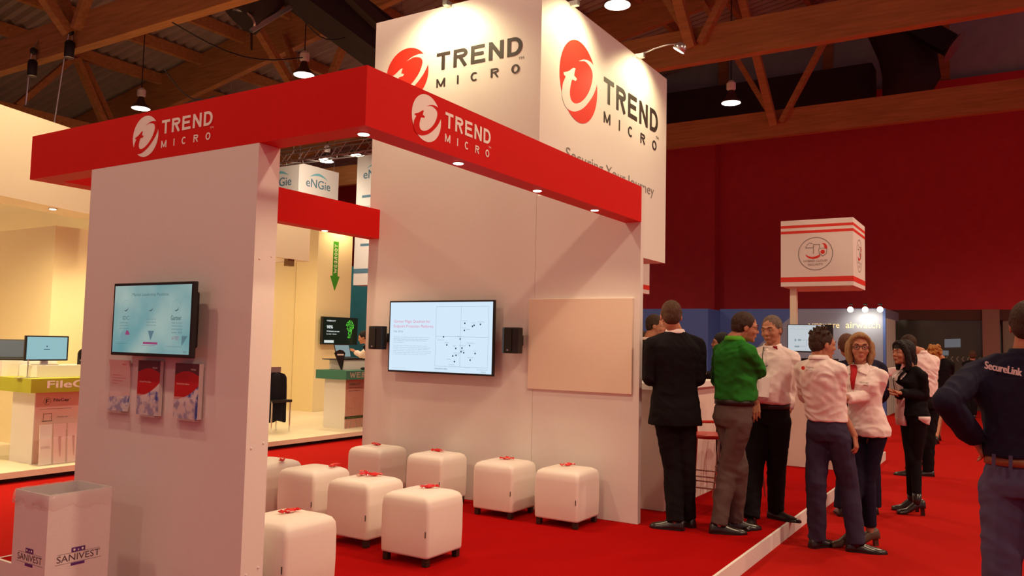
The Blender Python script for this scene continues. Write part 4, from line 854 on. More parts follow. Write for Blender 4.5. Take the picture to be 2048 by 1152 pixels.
def hand(b, W, d, n, side, curl=.35, s=1.0):     # side: +1 thumb toward +lateral
    W = V3(W); d = V3(d).normalized(); n = V3(n); n = (n-d*n.dot(d)).normalized(); l = d.cross(n)*side
    for k, (of, ln, pl) in enumerate(((.031, .070, .088), (.0105, .079, .092), (-.0105, .073, .088), (-.031, .056, .080))):
        kn = W + (d*pl + l*of)*s
        cone(b, W + (d*.012+l*of*.55)*s, kn, .013*s, .0115*s); p = kn; dd = (d + l*of*1.6).normalized()
        for j, (fr_, r) in enumerate(((.45, .0092), (.30, .0083), (.25, .0072))):
            an = curl*(1+.15*k)*(1, 1.2, .9)[j]; dd = (Matrix.Rotation(-an*side*1.0, 3, l*1.0) @ dd) if False else (dd*math.cos(an)+n*math.sin(an)).normalized()
            q = p + dd*ln*fr_*s; cone(b, p, q, r*s, (r-.0008)*s, 10)
            nn = n*math.cos(an) - d*math.sin(an); n_ = nn; p = q
    b.ell(W+d*.05*s, (.03*s, .03*s, .03*s)) if False else None
    t0 = W + (d*.025+l*.030)*s; t1 = W+(d*.058+l*.052+n*.018)*s; t2 = W+(d*.088+l*.055+n*.032)*s
    cone(b, W+(d*.012+l*.015)*s, t0, .014*s, .0145*s); cone(b, t0, t1, .0125*s, .0105*s); cone(b, t1, t2, .0098*s, .0085*s)
def shoe(name, A, g, F, parent, m, L=.27, heel=0, boot=0, w=.047):
    F = V3(F).normalized(); X = F.cross(V3((0, 0, 1))); R = []; base = V3((A[0], A[1], g))
    prof = [(-.075, .020, .045, 0), (-.07, .033, .07, 0), (-.045, .037, .085, 0), (0, .038, .088, 0), (.05, .041, .070, 0), (.10, w, .052, 0), (.15, w-.001, .042, 0), (.18, .037, .034, 0), (L-.075, .018, .022, 0)]
    for u, hw, hh, _ in prof:
        lift = heel*max(0, min(1, (.11-u)/.12)); c = base+F*u
        R.append([c + X*(hw*math.cos(a)) + V3((0, 0, lift+.004+(hh*max(0, math.sin(a))) if math.sin(a) > -.01 else lift+.003)) for a in np.linspace(-.35, math.pi+.35, 12)] )
    b = MB(); b.rings(R)
    o = b.build(name, m, parent, True)
    b2 = MB(); hgt = .10+heel+boot
    b2.tube([base+V3((0, 0, .03+heel)), base+V3((0, 0, .06+heel)), base+V3((0, 0, hgt))], [.036, .040, .043], 12) if boot else None
    if boot: b2.build('boot_shaft', m, o if False else parent, True)
    if heel:
        MB().beam(base-F*.05+V3((0, 0, .0)), base-F*.045+V3((0, 0, heel+.02)), .03, .035, F).build('heel', m, parent)
    else:
        MB().rings([[base+F*u+X*sx*hw+V3((0, 0, z)) for u, hw, sx in [(-.078, .02, -1), (-.05, .038, -1), (0, .04, -1), (.05, .043, -1), (.10, w+.003, -1), (.16, w, -1), (L-.072, .015, -1), (L-.072, .015, 1), (.16, w, 1), (.10, w+.003, 1), (.05, .043, 1), (0, .04, 1), (-.05, .038, 1), (-.078, .02, 1)]] for z in (0, .012)]).build('sole', BLACK, parent)
    return o
def person(label, ank, pel, nck, head, az, top, bot, shoes, hair, skn='warm', fem=0, g=0.0, t=None, arms=None, knees=None, vox=.006, hs=1.0, face=True, sw=None, extra=None, seed=1, faz=None, jaw=1.0, skc=(.46, .20, .12), bulk=1.0, belly=0, legs=True):
    rad = math.radians
    ankz = g+(.09 if not shoes.get('heel') else .09+shoes['heel'])
    AK = [V3(onz(u, v, ankz)) for u, v in ank] if t is None else [V3(dep(u, v, t)) for u, v in ank]
    if t is None: t = sum((k-V3((0, 0, CAMZ))).dot(V3(D_)) for k in AK)/2
    else:
        for k in AK: k.z = ankz
    J = lambda u, v, dd=0: V3(dep(u, v, t+dd))
    PEL, NCK = J(*pel), J(*nck)
    NCK = NCK + (NCK-PEL).normalized()*.05
    vd = V3((PEL.x, PEL.y, 0)).normalized(); TC = -vd; IR = vd.cross(V3((0, 0, 1)))
    a = rad(az); F = (TC*math.cos(a)+IR*math.sin(a)).normalized(); X = F.cross(V3((0, 0, 1)))
    up = (NCK-PEL); sw = sw or (.172 if not fem else .15)
    root = empty('person', ((AK[0]+AK[1])/2).xy.to_3d()+V3((0, 0, g)), label, 'person')
    T = Tf(J(head[0], head[1], head[5] if len(head) > 5 else 0), rad(head[2]), rad(head[3] if len(head) > 3 else 0), rad(head[4] if len(head) > 4 else 0), hs, TC, IR)
    at = lambda fr_, x=0, y=0: PEL+up*fr_+X*x+F*y
    def sect(fr_, hw, hd, fo=0, n=24, e=.85):
        R = []
        for k in range(n):
            q = 2*math.pi*k/n; c, s_ = math.cos(q), math.sin(q)
            R.append(at(fr_, hw*math.copysign(abs(c)**e, c), fo+hd*math.copysign(abs(s_)**e, s_)))
        return R
    SR, SL = at(.835, sw, -.01), at(.835, -sw, -.01)
    AR = []
    for S, sp in ((SR, arms[0]), (SL, arms[1])): AR.append((S, J(*sp[0]), J(*sp[1]), sp[2] if len(sp) > 2 else {}))
    HP = [PEL+X*.085, PEL-X*.085]
    KN = [J(*k) for k in knees] if knees else [h.lerp(k, .5)+F*.02 for h, k in zip(HP, AK)]
    # the continuous body under the clothes
    b = MB(); head_prims(b, T, hs, fem, jaw)
    cone(b, T((0, -.022, -.05)), at(1.0, 0, -.01), .058*(.85 if fem else 1), .060*(.85 if fem else 1)); cone(b, at(1.0, 0, -.01), at(.88, 0, 0), .056*(.85 if fem else 1), .06*(.85 if fem else 1))
    k_ = .85 if not fem else .70
    b.rings([sect(f_, w*k_, d*k_, o_) for f_, w, d, o_ in ((-.08, .12, .10, 0), (0, .155, .11, 0), (.3, .14, .10, 0), (.6, .16, .11, 0), (.8, .17, .11, 0), (.92, .14, .08, 0), (.98, .07, .06, 0))])
    for S, El, Wr, o_ in AR:
        fk = .78 if fem else 1
        cone(b, at(.82), S, .055*fk, .043*fk); cone(b, S, El, .044*fk, .036*fk); cone(b, El, Wr if not o_.get('nohand') else El.lerp(Wr, .7), .037*fk, .026*fk)
        if not o_.get('nohand'):
            dv = V3((0, 0, 0)); hd_ = o_.get('hd'); dv = (TC*hd_[0]+IR*hd_[1]+V3((0, 0, hd_[2]))) if hd_ else (Wr-El)
            pn = o_.get('pn', (0, -1, 0)); pn = TC*pn[0]+IR*pn[1]+V3((0, 0, pn[2]))
            hand(b, Wr, dv, pn, o_.get('side', 1), o_.get('curl', .35), o_.get('s', 1.0)*(.9 if fem else 1))
    for h, kn, ak in zip(HP, KN, AK):
        cone(b, h, kn, .078, .052); cone(b, kn, kn.lerp(ak, .35), .052, .048); cone(b, kn.lerp(ak, .35), ak, .048, .034); cone(b, ak, ak-V3((0, 0, .04)), .034, .032)
    remesh(b, 'body', skin(skn, skc), root, vox, 3)
    # face
    if face:
        for k in (-1, 1):
            MB().ell(T((k*.030, .0725, .005)), [.0115*hs]*3, 12, 8, T.rot).build('eye', EYEW, root, True)
            MB().ell(T((k*.030, .0810, .0045)), [.0055*hs, .0045*hs, .006*hs], 10, 6, T.rot).build('iris', EYED, root, True)
            MB().tube([T((k*.015, .0915, .027)), T((k*.032, .0895, .0325)), T((k*.05, .070, .027))], [.003*hs, .0035*hs, .002*hs], 6).build('eyebrow', BROW, root, True)
        MB().ell(T((0, .0925, -.0575)), [.021*hs, .005*hs, .0045*hs], 14, 6, T.rot).ell(T((0, .0915, -.0655)), [.017*hs, .006*hs, .005*hs], 14, 6, T.rot).build('lips', LIP, root, True) if fem else MB().ell(T((0, .0925, -.061)), [.022*hs, .004*hs, .0035*hs], 14, 6, T.rot).build('lips', LIP, root, True)
    # hair
    if hair:
        b = MB(); hm = hair['m']; E = lambda c, r: b.ell(T(c), [q*hs for q in r], 20, 14, T.rot); th = hair.get('th', .006)
        E((0, -.022, .036), (.074+th, .090+th, .084+th)); E((0, -.050, .0), (.066+th, .056+th, .07+th))
        for k in (-1, 1): E((k*.068, -.022, .022), (.012+th*.5, .04, .03))
        kind = hair.get('kind'); rnd = random.Random(seed)
        if kind == 'spiky':
            for _ in range(70):
                q = rnd.uniform(-1.5, 1.5); e2 = rnd.uniform(.15, 1.3); d0 = V3((math.sin(q)*math.cos(e2), -.2+.75*math.cos(q)*math.cos(e2)*rnd.choice((-1, .6)), math.sin(e2)+.2)).normalized()
                p = V3((0, -.018, .036))+V3((d0.x*.072, d0.y*.09, d0.z*.085)); cone(b, T(p), T(p+(d0+V3((0, .1, .3)))*.024), .011*hs, .004*hs, 6)
        if kind == 'bob':      # chin to shoulder length, parted
            for k in (-1, 1):
                b.tube([T(p) for p in ((k*.026, .055, .100), (k*.060, .048, .072), (k*.076, .030, .02), (k*.082, .020, -.04), (k*.076, .022, -.09), (k*.070, .03, -.135))], [.014, .017, .018, .021, .023, .010], 12)
                b.tube([T(p) for p in ((k*.04, -.03, .08), (k*.078, -.03, .02), (k*.080, -.03, -.06), (k*.070, -.03, -.14))], [.03, .035, .038, .02], 12)
            b.tube([T(p) for p in ((0, -.09, .05), (0, -.095, -.03), (0, -.085, -.14))], [.04, .05, .03], 12)
            b.tube([T(p) for p in ((-.05, .062, .085), (0, .068, .098), (.05, .062, .085))], .016, 10)
        if kind == 'long':
            for k in (-1, 1):
                b.tube([T(p) for p in ((k*.02, .045, .112), (k*.062, .048, .075), (k*.082, .02, .01), (k*.084, .0, -.06), (k*.076, -.01, -.12), (k*.07, 0, -.17))], [.018, .024, .028, .03, .03, .015], 12)
            b.tube([T(p) for p in ((0, -.07, .05), (0, -.09, -.05), (0, -.09, -.16), (0, -.08, -.2))], [.05, .06, .055, .03], 12); b.tube([T(p) for p in ((-.045, .06, .088), (0, .062, .102), (.045, .06, .088))], .017, 10)
        if kind == 'curly':
            for _ in range(90):
                q = rnd.uniform(0, 6.28); z = rnd.uniform(-.15, .12); rr_ = .105*math.sqrt(max(.1, 1-((z+.02)/.17)**2)); yy = math.sin(q)*rr_-.03
                if yy > .05 and z < .06: continue
                c = (math.cos(q)*rr_, yy, z); r = rnd.uniform(.018, .03); E(c, (r, r, r))
            E((0, -.04, -.04), (.09, .07, .11))
        remesh(b, 'hair', hm, root, max(.0045, vox*.8), 1 if kind else 2, folds(.0035 if kind else .0015, 40, 25, seed, 0))
    # trousers or skirt
    if bot:
        b = MB(); q = bulk*bot.get('q', 1)
        wst = bot.get('wst', .19)
        b.rings([sect(wst+.01, .150*q, .112*q+belly*.4, belly*.3), sect(.10, .160*q, .122*q+belly*.3, 0), sect(0, .168*q, .128*q, -.01), sect(-.10, .150*q, .118*q, -.008)])
        if bot.get('skirt'):
            b = MB(); b.rings([sect(.25, .13, .10), sect(.05, .165, .125), sect(-.15, .17, .12), sect(-bot['skirt'], .16, .11)])
        else:
            r1, r2, r3 = bot.get('r', (.088, .066, .060))
            for h, kn, ak in zip(HP, KN, AK):
                cone(b, h-V3((0, 0, .03)), kn, r1*q, r2); cone(b, kn, kn.lerp(ak, .5), r2, (r2+r3)/2*1.0)
                d_ = (ak-kn).normalized(); e_ = ak - d_*.005; x_ = d_.orthogonal().normalized(); y_ = d_.cross(x_)
                b.rings([[c+(x_*math.cos(i*math.pi/6)+y_*math.sin(i*math.pi/6))*r for i in range(12)] for c, r in ((kn.lerp(ak, .4), (r2+r3)/2), (e_, r3), (e_+d_*(.03 if not bot.get('tight') else .0), r3))])
        o = remesh(b, 'skirt' if bot.get('skirt') else 'trousers', bot['m'], root, max(.009, vox*1.4), 4, folds(bot.get('f', .006), 6, 11, seed+2, .5))
        if bot.get('belt'):
            MB().rings([sect(wst-.02, .158*q, .120*q+belly*.4, belly*.3, 32), sect(wst-.02, .163*q, .125*q+belly*.4, belly*.3, 32), sect(wst+.05, .163*q, .125*q+belly*.4, belly*.3, 32), sect(wst+.05, .157*q, .119*q+belly*.4, belly*.3, 32)], cap=False).build('belt', bot['belt'], root, True)
    # top garment(s)
    for gi, tp in enumerate(top):
        b = MB(); q = bulk*tp.get('q', 1); hem = tp.get('hem', .17); fl = tp.get('flare', 0); hw = .152; hh = belly
        fd = tp.get('fo', 0)
        prof = [(hem, .156+fl, .118+fl*.6+hh*.5, hh*.5), (max(hem+.03, .20), .154+fl*.4, .116+hh*.8, hh*.7), (.36, .150, .115+hh, hh*.8), (.55, .160, .120+hh*.6, hh*.4), (.70, .175, .124, .0), (.82, .170, .112, -.005), (.90, .13, .088, -.008), (.96, .085, .070, -.008), (1.0, .068, .064, -.008)]
        if fem: prof = [(hem, .148+fl, .118+fl*.5, 0), (max(hem+.03, .1), .146+fl*.5, .112, 0), (.36, .122, .098, 0), (.55, .130, .108, .008), (.70, .145, .128, .022), (.80, .146, .105, .0), (.90, .11, .078, -.005), (1.0, .058, .056, -.005)]
        if hem < -.05: prof.insert(1, (0, .160+fl*.6, .124+fl*.4, 0))
        sc_ = sw/(.15 if fem else .172)
        b.rings([sect(f_, w*q*(sc_ if f_ > .6 else 1), d*q, o_+fd) for f_, w, d, o_ in prof])
        for S, El, Wr, o_ in AR:
            s_ = tp.get('sleeve', 1.0); r = tp.get('r', (.060, .054, .048, .040)); 
            cone(b, at(.80), S, .07*q, r[0]*.98); cone(b, at(.955, 0, -.012), S+V3((0, 0, .008)), .050*q, r[0]*.86)
            cone(b, S, El, r[0], r[1])
            if s_ > 0:
                e_ = El.lerp(Wr, s_*.97); cone(b, El, El.lerp(Wr, s_*.8), r[1], r[1]+(r[2]-r[1])*s_)
                d_ = (Wr-El).normalized(); x_ = d_.orthogonal().normalized(); y_ = d_.cross(x_)
                b.rings([[c+(x_*math.cos(i*math.pi/6)+y_*math.sin(i*math.pi/6))*r_ for i in range(12)] for c, r_ in ((El.lerp(Wr, s_*.5), r[2]), (e_, r[3] if s_ > .8 else r[2]))])
        o = remesh(b, tp.get('name', 'shirt'), tp['m'], root, max(.008, vox*1.3), 3, folds(tp.get('f', .007), 7, 13, seed+gi, .45))
        if tp.get('collar'):
            cw = .064 if not fem else .054; R = []
            for dr, dz, of in ((.0, .0, 0), (-.002, .03, -.004), (.006, .034, -.004), (.020, .005, .0), (.018, .0, 0)):
                ring = []
                for i in range(28):
                    qq = 2*math.pi*i/28; f_ = max(0, math.sin(qq)); ring.append(NCK+V3((0, 0, -.012+dz-(.045*f_**3)))+X*(cw+dr)*math.cos(qq)+F*((cw+dr)*math.sin(qq)*(1.05)+of))
                R.append(ring)
            MB().rings(R, cap=False).build('collar', tp['collar'], root, True)
            if tp.get('points'):
                for k in (-1, 1):
                    p0 = NCK+X*k*.055+F*.03+V3((0, 0, .012)); p1 = NCK+X*k*.012+F*.078+V3((0, 0, -.055)); p2 = NCK+X*k*.075+F*.085+V3((0, 0, -.078)); p3 = NCK+X*k*.085+F*.02+V3((0, 0, -.015)); n_ = (F*.9+X*k*.3+V3((0, 0, .2)))*.008
                    MB().add([p0+n_, p1+n_, p2+n_, p3+n_, p0, p1, p2, p3], [(0, 1, 2, 3), (7, 6, 5, 4), (0, 4, 5, 1), (1, 5, 6, 2), (2, 6, 7, 3), (3, 7, 4, 0)]).build('collar_point', tp['collar'], root)
    # shoes
    if faz is None: faz = (az, az)
    for A, fa in zip(AK, faz):
        ff = TC*math.cos(rad(fa))+IR*math.sin(rad(fa)); shoe('shoe', A, g, ff, root, shoes['m'], shoes.get('L', .275), shoes.get('heel', 0), shoes.get('boot', 0), shoes.get('w', .047))
    ctx = dict(T=T, at=at, F=F, X=X, NCK=NCK, PEL=PEL, AR=AR, root=root, J=J, TC=TC, IR=IR, hs=hs, t=t, sect=sect)
    if extra: extra(ctx)
    return root
def glasses(c, m=BLACK, thick=.0022):
    T, r = c['T'], c['root']; b = MB()
    g = empty('glasses', T((0, .09, .005))-wloc(r)); g.parent = r
    for k in (-1, 1):
        MB().tube([T((k*.033+.024*math.cos(a), .094-.008*abs(math.cos(a))*(1 if k*math.cos(a) > 0 else 0), .004+(.013 if math.sin(a) > 0 else .015)*math.copysign(abs(math.sin(a))**.6, math.sin(a)))) for a in np.linspace(0, 2*math.pi, 17)], thick, 6).build('rim', m, g)
        MB().tube([T((k*.057, .087, .010)), T((k*.078, .060, .010)), T((k*.082, 0, .008))], thick, 6).build('temple_arm', m, g)
    MB().tube([T((-.010, .096, .010)), T((.010, .096, .010))], thick, 6).build('bridge', m, g)
NAVY = cloth('navy_cloth', (.016, .014, .034)); BLK = cloth('black_suit_cloth', (.008, .006, .008)); BTR = cloth('black_trouser_cloth', (.009, .007, .009))
WSH = cloth('white_shirt_cotton', (.80, .66, .66)); WSH2 = cloth('bright_white_shirt', (.84, .72, .70)); GRS = cloth('green_shirt_cotton', (.022, .185, .022)); GCOL = cloth('light_green_lining', (.10, .42, .03))
GTR = cloth('grey_trousers', (.11, .075, .070)); JEAN = cloth('dark_denim', (.045, .038, .075)); JEAN2 = cloth('washed_denim', (.085, .075, .15)); SHB = mat('black_shoe_leather', (.016, .010, .010), .28, var=0, spec=.6); SHBR = mat('brown_shoe_leather', (.09, .045, .03), .4, var=0)
BEL = mat('black_leather_belt', (.02, .012, .012), .4, var=0); BELB = mat('brown_leather_belt', (.28, .11, .05), .5, var=.1); TAN = cloth('cream_cloth', (.5, .38, .27)); MAR = cloth('dark_red_trim', (.42, .018, .025))
HD = hairmat('dark_brown_hair', (.045, .022, .014)); HBK = hairmat('black_hair', (.010, .007, .009)); HBR = hairmat('brown_hair', (.085, .040, .022)); HGR = hairmat('greying_hair', (.14, .095, .075)); HBL = hairmat('blonde_hair', (.34, .20, .09)); HCU = hairmat('curly_blonde_hair', (.42, .18, .05))
# man in the dark suit
def ex(c): pass
person('person in a black suit seen from behind, leaning at the white bar counter', [(1374, 1030), (1350, 1036)], (1350, 824), (1350, 676), (1342, 633, -172, 5), -163,
       [dict(name='white_collar_shirt', m=WSH, q=.93, collar=WSH, f=.002, sleeve=.95, r=(.05, .045, .04, .036)), dict(name='suit_jacket', m=BLK, hem=-.16, flare=.035, q=1.14, r=(.070, .062, .054, .048), f=.005)],
       dict(m=BTR, r=(.095, .078, .072)), dict(m=SHB), dict(m=HBR, th=.004), g=PH, arms=[[(1397, 757, -.02), (1385, 752, .22)], [(1300, 758, -.02), (1318, 756, .22)]], knees=[(1372, 935), (1345, 937)], sw=.185, faz=(-125, -100), seed=3, hs=1.06)
# man in green
def ex(c):
    glasses(c, BLACK, .0016)
person('person in a green shirt and grey trousers with folded arms, standing in profile', [(1438, 1043), (1470, 1036)], (1466, 836), (1470, 690), (1491, 655, 100, 8), 128,
       [dict(m=GRS, hem=.23, q=1.08, r=(.066, .058, .05, .045), f=.011, collar=GCOL)],
       dict(m=GTR, r=(.100, .080, .068), belt=BEL, f=.007, wst=.19), dict(m=SHB, L=.29), dict(m=HD, th=.007), g=PH, arms=[[(1519, 742, -.06), (1478, 752, .20)], [(1436, 762, .22), (1476, 772, .34)]], knees=[(1455, 940), (1477, 935)], faz=(100, 110), extra=ex, seed=5, belly=.03)
# older man in white
def ex(c):
    at, X, F, T, r = c['at'], c['X'], c['F'], c['T'], c['root']
    MB().tube([c['NCK']+X*.05+F*.06+V3((0, 0, -.01)), at(.85, .02, .15), at(.68, 0, .165), at(.60, -.005, .175)], .004, 6).build('lanyard_cord', BLACK, r, True)
    MB().tube([at(.72, .03, .155), at(.70, .0, .17), at(.73, -.03, .155)], .004, 6).tube([at(.66, .02, .17), at(.62, -.01, .178)], .004, 6).build('hanging_glasses', BLACK, r, True)
    MB().tube([at(.6, -.005, .178), at(.45, -.012, .205), at(.3, -.012, .215), at(.2, -.01, .19)], .0035, 6).build('shirt_placket', mat('grey_placket', (.4, .33, .36), .8, var=0), r, True)
    MB().rings([[c['NCK']+X*(-.05+a)+F*(.055+.02*b_)+V3((0, 0, -.01+b_*.03-.02)) for a, b_ in ((-.02, -1), (.015, -1), (.015, 1), (-.02, 1))] for _ in (0,)]+[[c['NCK']+X*(-.05+a)+F*(.060+.02*b_)+V3((0, 0, -.01+b_*.03-.02)) for a, b_ in ((-.02, -1), (.015, -1), (.015, 1), (-.02, 1))]]).build('collar_lining', MAR, r)
person('person with short grey hair in a white shirt right of the green shirt', [(1503, 1030), (1552, 1016)], (1537, 834), (1544, 704), (1543, 660, -28, 8, 3), -22,
       [dict(m=WSH, hem=.20, q=1.10, r=(.064, .058, .05, .045), f=.009, collar=WSH2, points=1, sleeve=.9)],
       dict(m=BTR, r=(.102, .082, .070), f=.005, wst=.15, belt=BEL), dict(m=SHB, L=.30), dict(m=HGR, th=.007), g=PH, arms=[[(1512, 768, -.05), (1513, 804, -.22), dict(hd=(.3, -.1, -1), pn=(-1, .2, 0), side=-1, curl=.25)], [(1578, 782, .02), (1577, 822, -.05), dict(hd=(.2, 0, -1), pn=(0, -1, 0), curl=.5)]], knees=[(1508, 935), (1553, 930)], faz=(-10, 60), extra=ex, seed=8, belly=.055, sw=.175, bulk=1.05, skc=(.50, .19, .11), jaw=1.12)
# man in jeans
def ex(c):
    at, X, F, r = c['at'], c['X'], c['F'], c['root']
    fr = lambda a, b_, l=0: at(.875, -.055+a, -.128+.1*abs(a-.05)*0)+V3((0, 0, b_))+(-F)*l
    fr = lambda a, b_, l=0: at(.86, -.10+a, -.134-l)+V3((0, 0, b_))
    poly('printed_ball', fr, [circ(.03, .0, .016, n=20)], REDP, r, .008); text('shirt_print', 'TREND', fr, .052, -.002, .07, .014, DARK, r, lift=.008); text('shirt_print', 'MICRO', fr, .052, -.018, .06, .008, DARK, r, lift=.008)
person('person in rolled white sleeves and dark jeans, seen from behind on the aisle', [(1712, 1080), (1634, 1072)], (1657, 866), (1640, 728), (1646, 689, 118, 5), 152,
       [dict(m=WSH2, hem=.16, q=1.05, sleeve=.22, r=(.060, .060, .060, .060), f=.010, collar=WSH2)],
       dict(m=JEAN, r=(.098, .080, .070), f=.007, wst=.16), dict(m=SHB, boot=.03, L=.30, w=.052), dict(m=HD, kind='spiky', th=.006), arms=[[(1675, 808, -.05), (1709, 872, -.10), dict(hd=(.05, .16, -1), pn=(-.3, -1, 0), side=1, curl=.42)], [(1612, 795, .20), (1648, 790, .36)]], knees=[(1697, 968), (1632, 965)], faz=(95, 140), extra=ex, seed=11, sw=.162, vox=.005, skc=(.46, .19, .10))
# woman in white
def ex(c):
    at, X, F, T, r = c['at'], c['X'], c['F'], c['T'], c['root']; glasses(c, BLACK, .0020)
    for nm, pts, w in (('red_scarf', [c['NCK']+X*.045+F*.05, at(.90, .02, .115), at(.78, .022, .155), at(.62, .03, .155)], (.028, .026, .022, .01)),):
        R = [[p+X*a+F*b_ for a, b_ in ((-ww, 0), (0, .008), (ww, 0), (0, -.004))] for p, ww in zip(pts, w)]
        MB().rings(R).build(nm, MAR, r, True)
    MB().ell(at(.56, .03, .150), (.012, .012, .02)).build('scarf_tip', mat('red_bead', (.5, .02, .02), .4, var=0), r, True)
    fr = lambda a, b_, l=0: at(.72, -.03-a, .157+l)+V3((0, 0, b_)); text('shirt_print', 'TREND', fr, .0, 0, .07, .014, DARK, r, lift=.012); text('shirt_print', 'MICRO', fr, .03, -.018, .04, .012, DARK, r, lift=.012)
person('person with blonde hair, glasses and a long white shirt with a red scarf, arms folded', [(1702, 1056), (1740, 1054)], (1734, 858), (1723, 742), (1720, 695, 4, 2), -18,
       [dict(m=WSH2, hem=-.10, flare=.02, q=1.04, r=(.052, .048, .046, .042), f=.009, collar=WSH2, points=1)],
       dict(m=NAVY, r=(.085, .064, .052), f=.003, wst=.08, tight=1, q=.9), dict(m=SHBR, heel=.06, L=.24, w=.038), dict(m=HBL, kind='bob', th=.007), fem=1, arms=[[(1690, 790, .0), (1732, 788, -.13), dict(nohand=1)], [(1752, 790, -.04), (1693, 797, -.20), dict(pn=(0, 0, -1), side=-1, curl=.5, hd=(-.6, -1, -.3))]], knees=[(1712, 958), (1735, 958)], faz=(-60, -60), extra=ex, seed=14, skc=(.58, .27, .17), vox=.005)
# dark haired woman
def ex(c):
    at, X, F, r = c['at'], c['X'], c['F'], c['root']
    MB().rings([[at(f_, x, y) for x, y in ((-.05+o, .10+d_), (.05+o, .13+d_), (.06+o, .10+d_), (-.04+o, .07+d_))] for f_, o, d_ in ((.93, 0, -.05), (.78, .0, .035), (.5, .0, .022), (.2, 0, .02), (-.05, 0, .03), (-.22, .0, .02))]).build('white_blouse_front', WSH, r, True)
    MB().rings([[at(f_, x, y) for x, y in ((-.175, -.07), (-.178, .05), (-.165, .05), (-.16, -.07))] for f_ in (-.0, -.06)]+[[at(-.13, x, y) for x, y in ((-.172, -.06), (-.175, .0), (-.165, .0), (-.16, -.06))], [at(-.17, x, y) for x, y in ((-.172, -.06), (-.175, -.045), (-.165, -.045), (-.16, -.06))]]).build('blouse_tail', WSH, r, True)
    MB().tube([c['NCK']+X*.04+F*.05, at(.75, .04, .17), at(.5, .035, .16), at(.35, .03, .16)], .004, 6).build('lanyard_cord', BLACK, r)
    MB().rings([[at(f_, x, y) for x, y in ((.02, .15), (.09, .13), (.09, .12), (.02, .14))] for f_ in (.40, .22)]).build('badge_card', TAN, r)
    for k in (-1, 1): MB().rings([[at(f_, k*(x+.01*k), y) for x, y in ((.02, .10+d_), (.05+w, .115+d_), (.06+w, .10+d_), (.03, .09+d_))] for f_, w, d_ in ((.96, 0, -.035), (.88, .03, .02), (.80, .01, .05), (.72, -.01, .055))]).build('lapel', WSH if k > 0 else BLK, r)
person('person with black hair in a black jacket and heeled boots, gesturing with one hand', [(1823, 990), (1834, 997)], (1826, 830), (1823, 745), (1806, 706, -52, -2), -58,
       [dict(name='black_jacket', m=BLK, hem=-.02, flare=.012, q=1.08, r=(.056, .052, .046, .04), f=.006)],
       dict(m=BTR, r=(.085, .056, .042), f=.003, wst=.1, tight=1), dict(m=SHB, heel=.07, boot=.04, L=.25, w=.040), dict(m=HBK, kind='long', th=.016), fem=1, arms=[[(1812, 792, .10), (1796, 790, -.06), dict(hd=(.2, -1, .15), pn=(0, 0, 1), curl=.3)], [(1848, 792, -.10), (1800, 786, -.20), dict(hd=(.1, -1, .25), pn=(.2, 0, 1), side=-1, curl=.3)]], knees=[(1822, 915), (1832, 918)], faz=(-85, -80), extra=ex, seed=17, skc=(.40, .16, .10), vox=.006)
# man in white shirt behind
person('person in a pale pink shirt behind the black haired person, reaching out to the left', [(1856, 938), (1822, 938)], (1852, 806), (1842, 712), (1814, 689, -125, 0), -148,
       [dict(m=WSH, hem=.12, q=1.08, r=(.062, .056, .05, .045), f=.012, collar=WSH)], dict(m=BTR, r=(.098, .08, .07)), dict(m=SHB), dict(m=HD, th=.010), face=False, arms=[[(1864, 762, -.02), (1866, 806, .05)], [(1803, 738, .15), (1772, 746, .05), dict(hd=(0, -1, 0))]], knees=[(1858, 872), (1842, 872)], faz=(-90, -90), seed=19, vox=.008)
# curly blonde
person('person with curly blonde hair in a black jacket and dark red skirt, walking away', [(1873, 872), (1877, 866)], (1882, 794), (1884, 722), (1868, 704, -170, 0), 176,
       [dict(name='black_jacket', m=BLK, hem=.12, q=1.04, r=(.054, .05, .045, .04), f=.005)], dict(m=cloth('dark_red_skirt', (.14, .018, .035)), skirt=.22, f=.004), dict(m=SHB, heel=.05, L=.24, w=.038), dict(m=HCU, kind='curly', th=.012), fem=1, face=False, arms=[[(1903, 744, .0), (1892, 736, .25)], [(1868, 750, .05), (1870, 745, .28)]], knees=[(1878, 834), (1880, 832)], seed=21, vox=.009)
# navy man at the right edge
def ex(c):
    at, X, F, r = c['at'], c['X'], c['F'], c['root']
    def fr(a, b_, l=0):
        x = -.165+a; return at(.875, x, -.129+.10*(abs(x)/.19)**2.5*.35-l)+V3((0, 0, b_-.030*a/.15))
    text('back_print', 'SecureLink', fr, 0, 0, .152, .036, mat('printed_white', (.75, .62, .66), .6, var=0), r, lift=.016, bold=.03, shear=.15)
    for x in (-.12, -.05, .06): MB().rings([[at(f_, x+a, -.16-b_+.04*(abs(x)/.15)**2) for a, b_ in ((-.008, 0), (.008, 0), (.008, .006), (-.008, .006))] for f_ in (.11, .225)]).build('belt_loop', JEAN2, r)
person('person in a navy shirt printed SecureLink, washed jeans and a brown belt, hand on hip', [(2110, 1330), (2010, 1322)], (2048, 965), (2052, 727), (2058, 652, 176, 0), 178,
       [dict(name='navy_shirt', m=NAVY, hem=.20, q=1.13, r=(.070, .064, .058, .05), f=.008, collar=NAVY)], dict(m=JEAN2, r=(.105, .085, .075), belt=BELB, f=.008, wst=.155), dict(m=SHB), dict(m=HD, th=.006), t=3.95, arms=[[(2215, 808, -.02), (2160, 905, .10)], [(1893, 803, -.06), (1950, 880, .05)]], knees=[(2095, 1150), (2003, 1150)], seed=23, sw=.205, face=False, bulk=1.05, extra=ex)
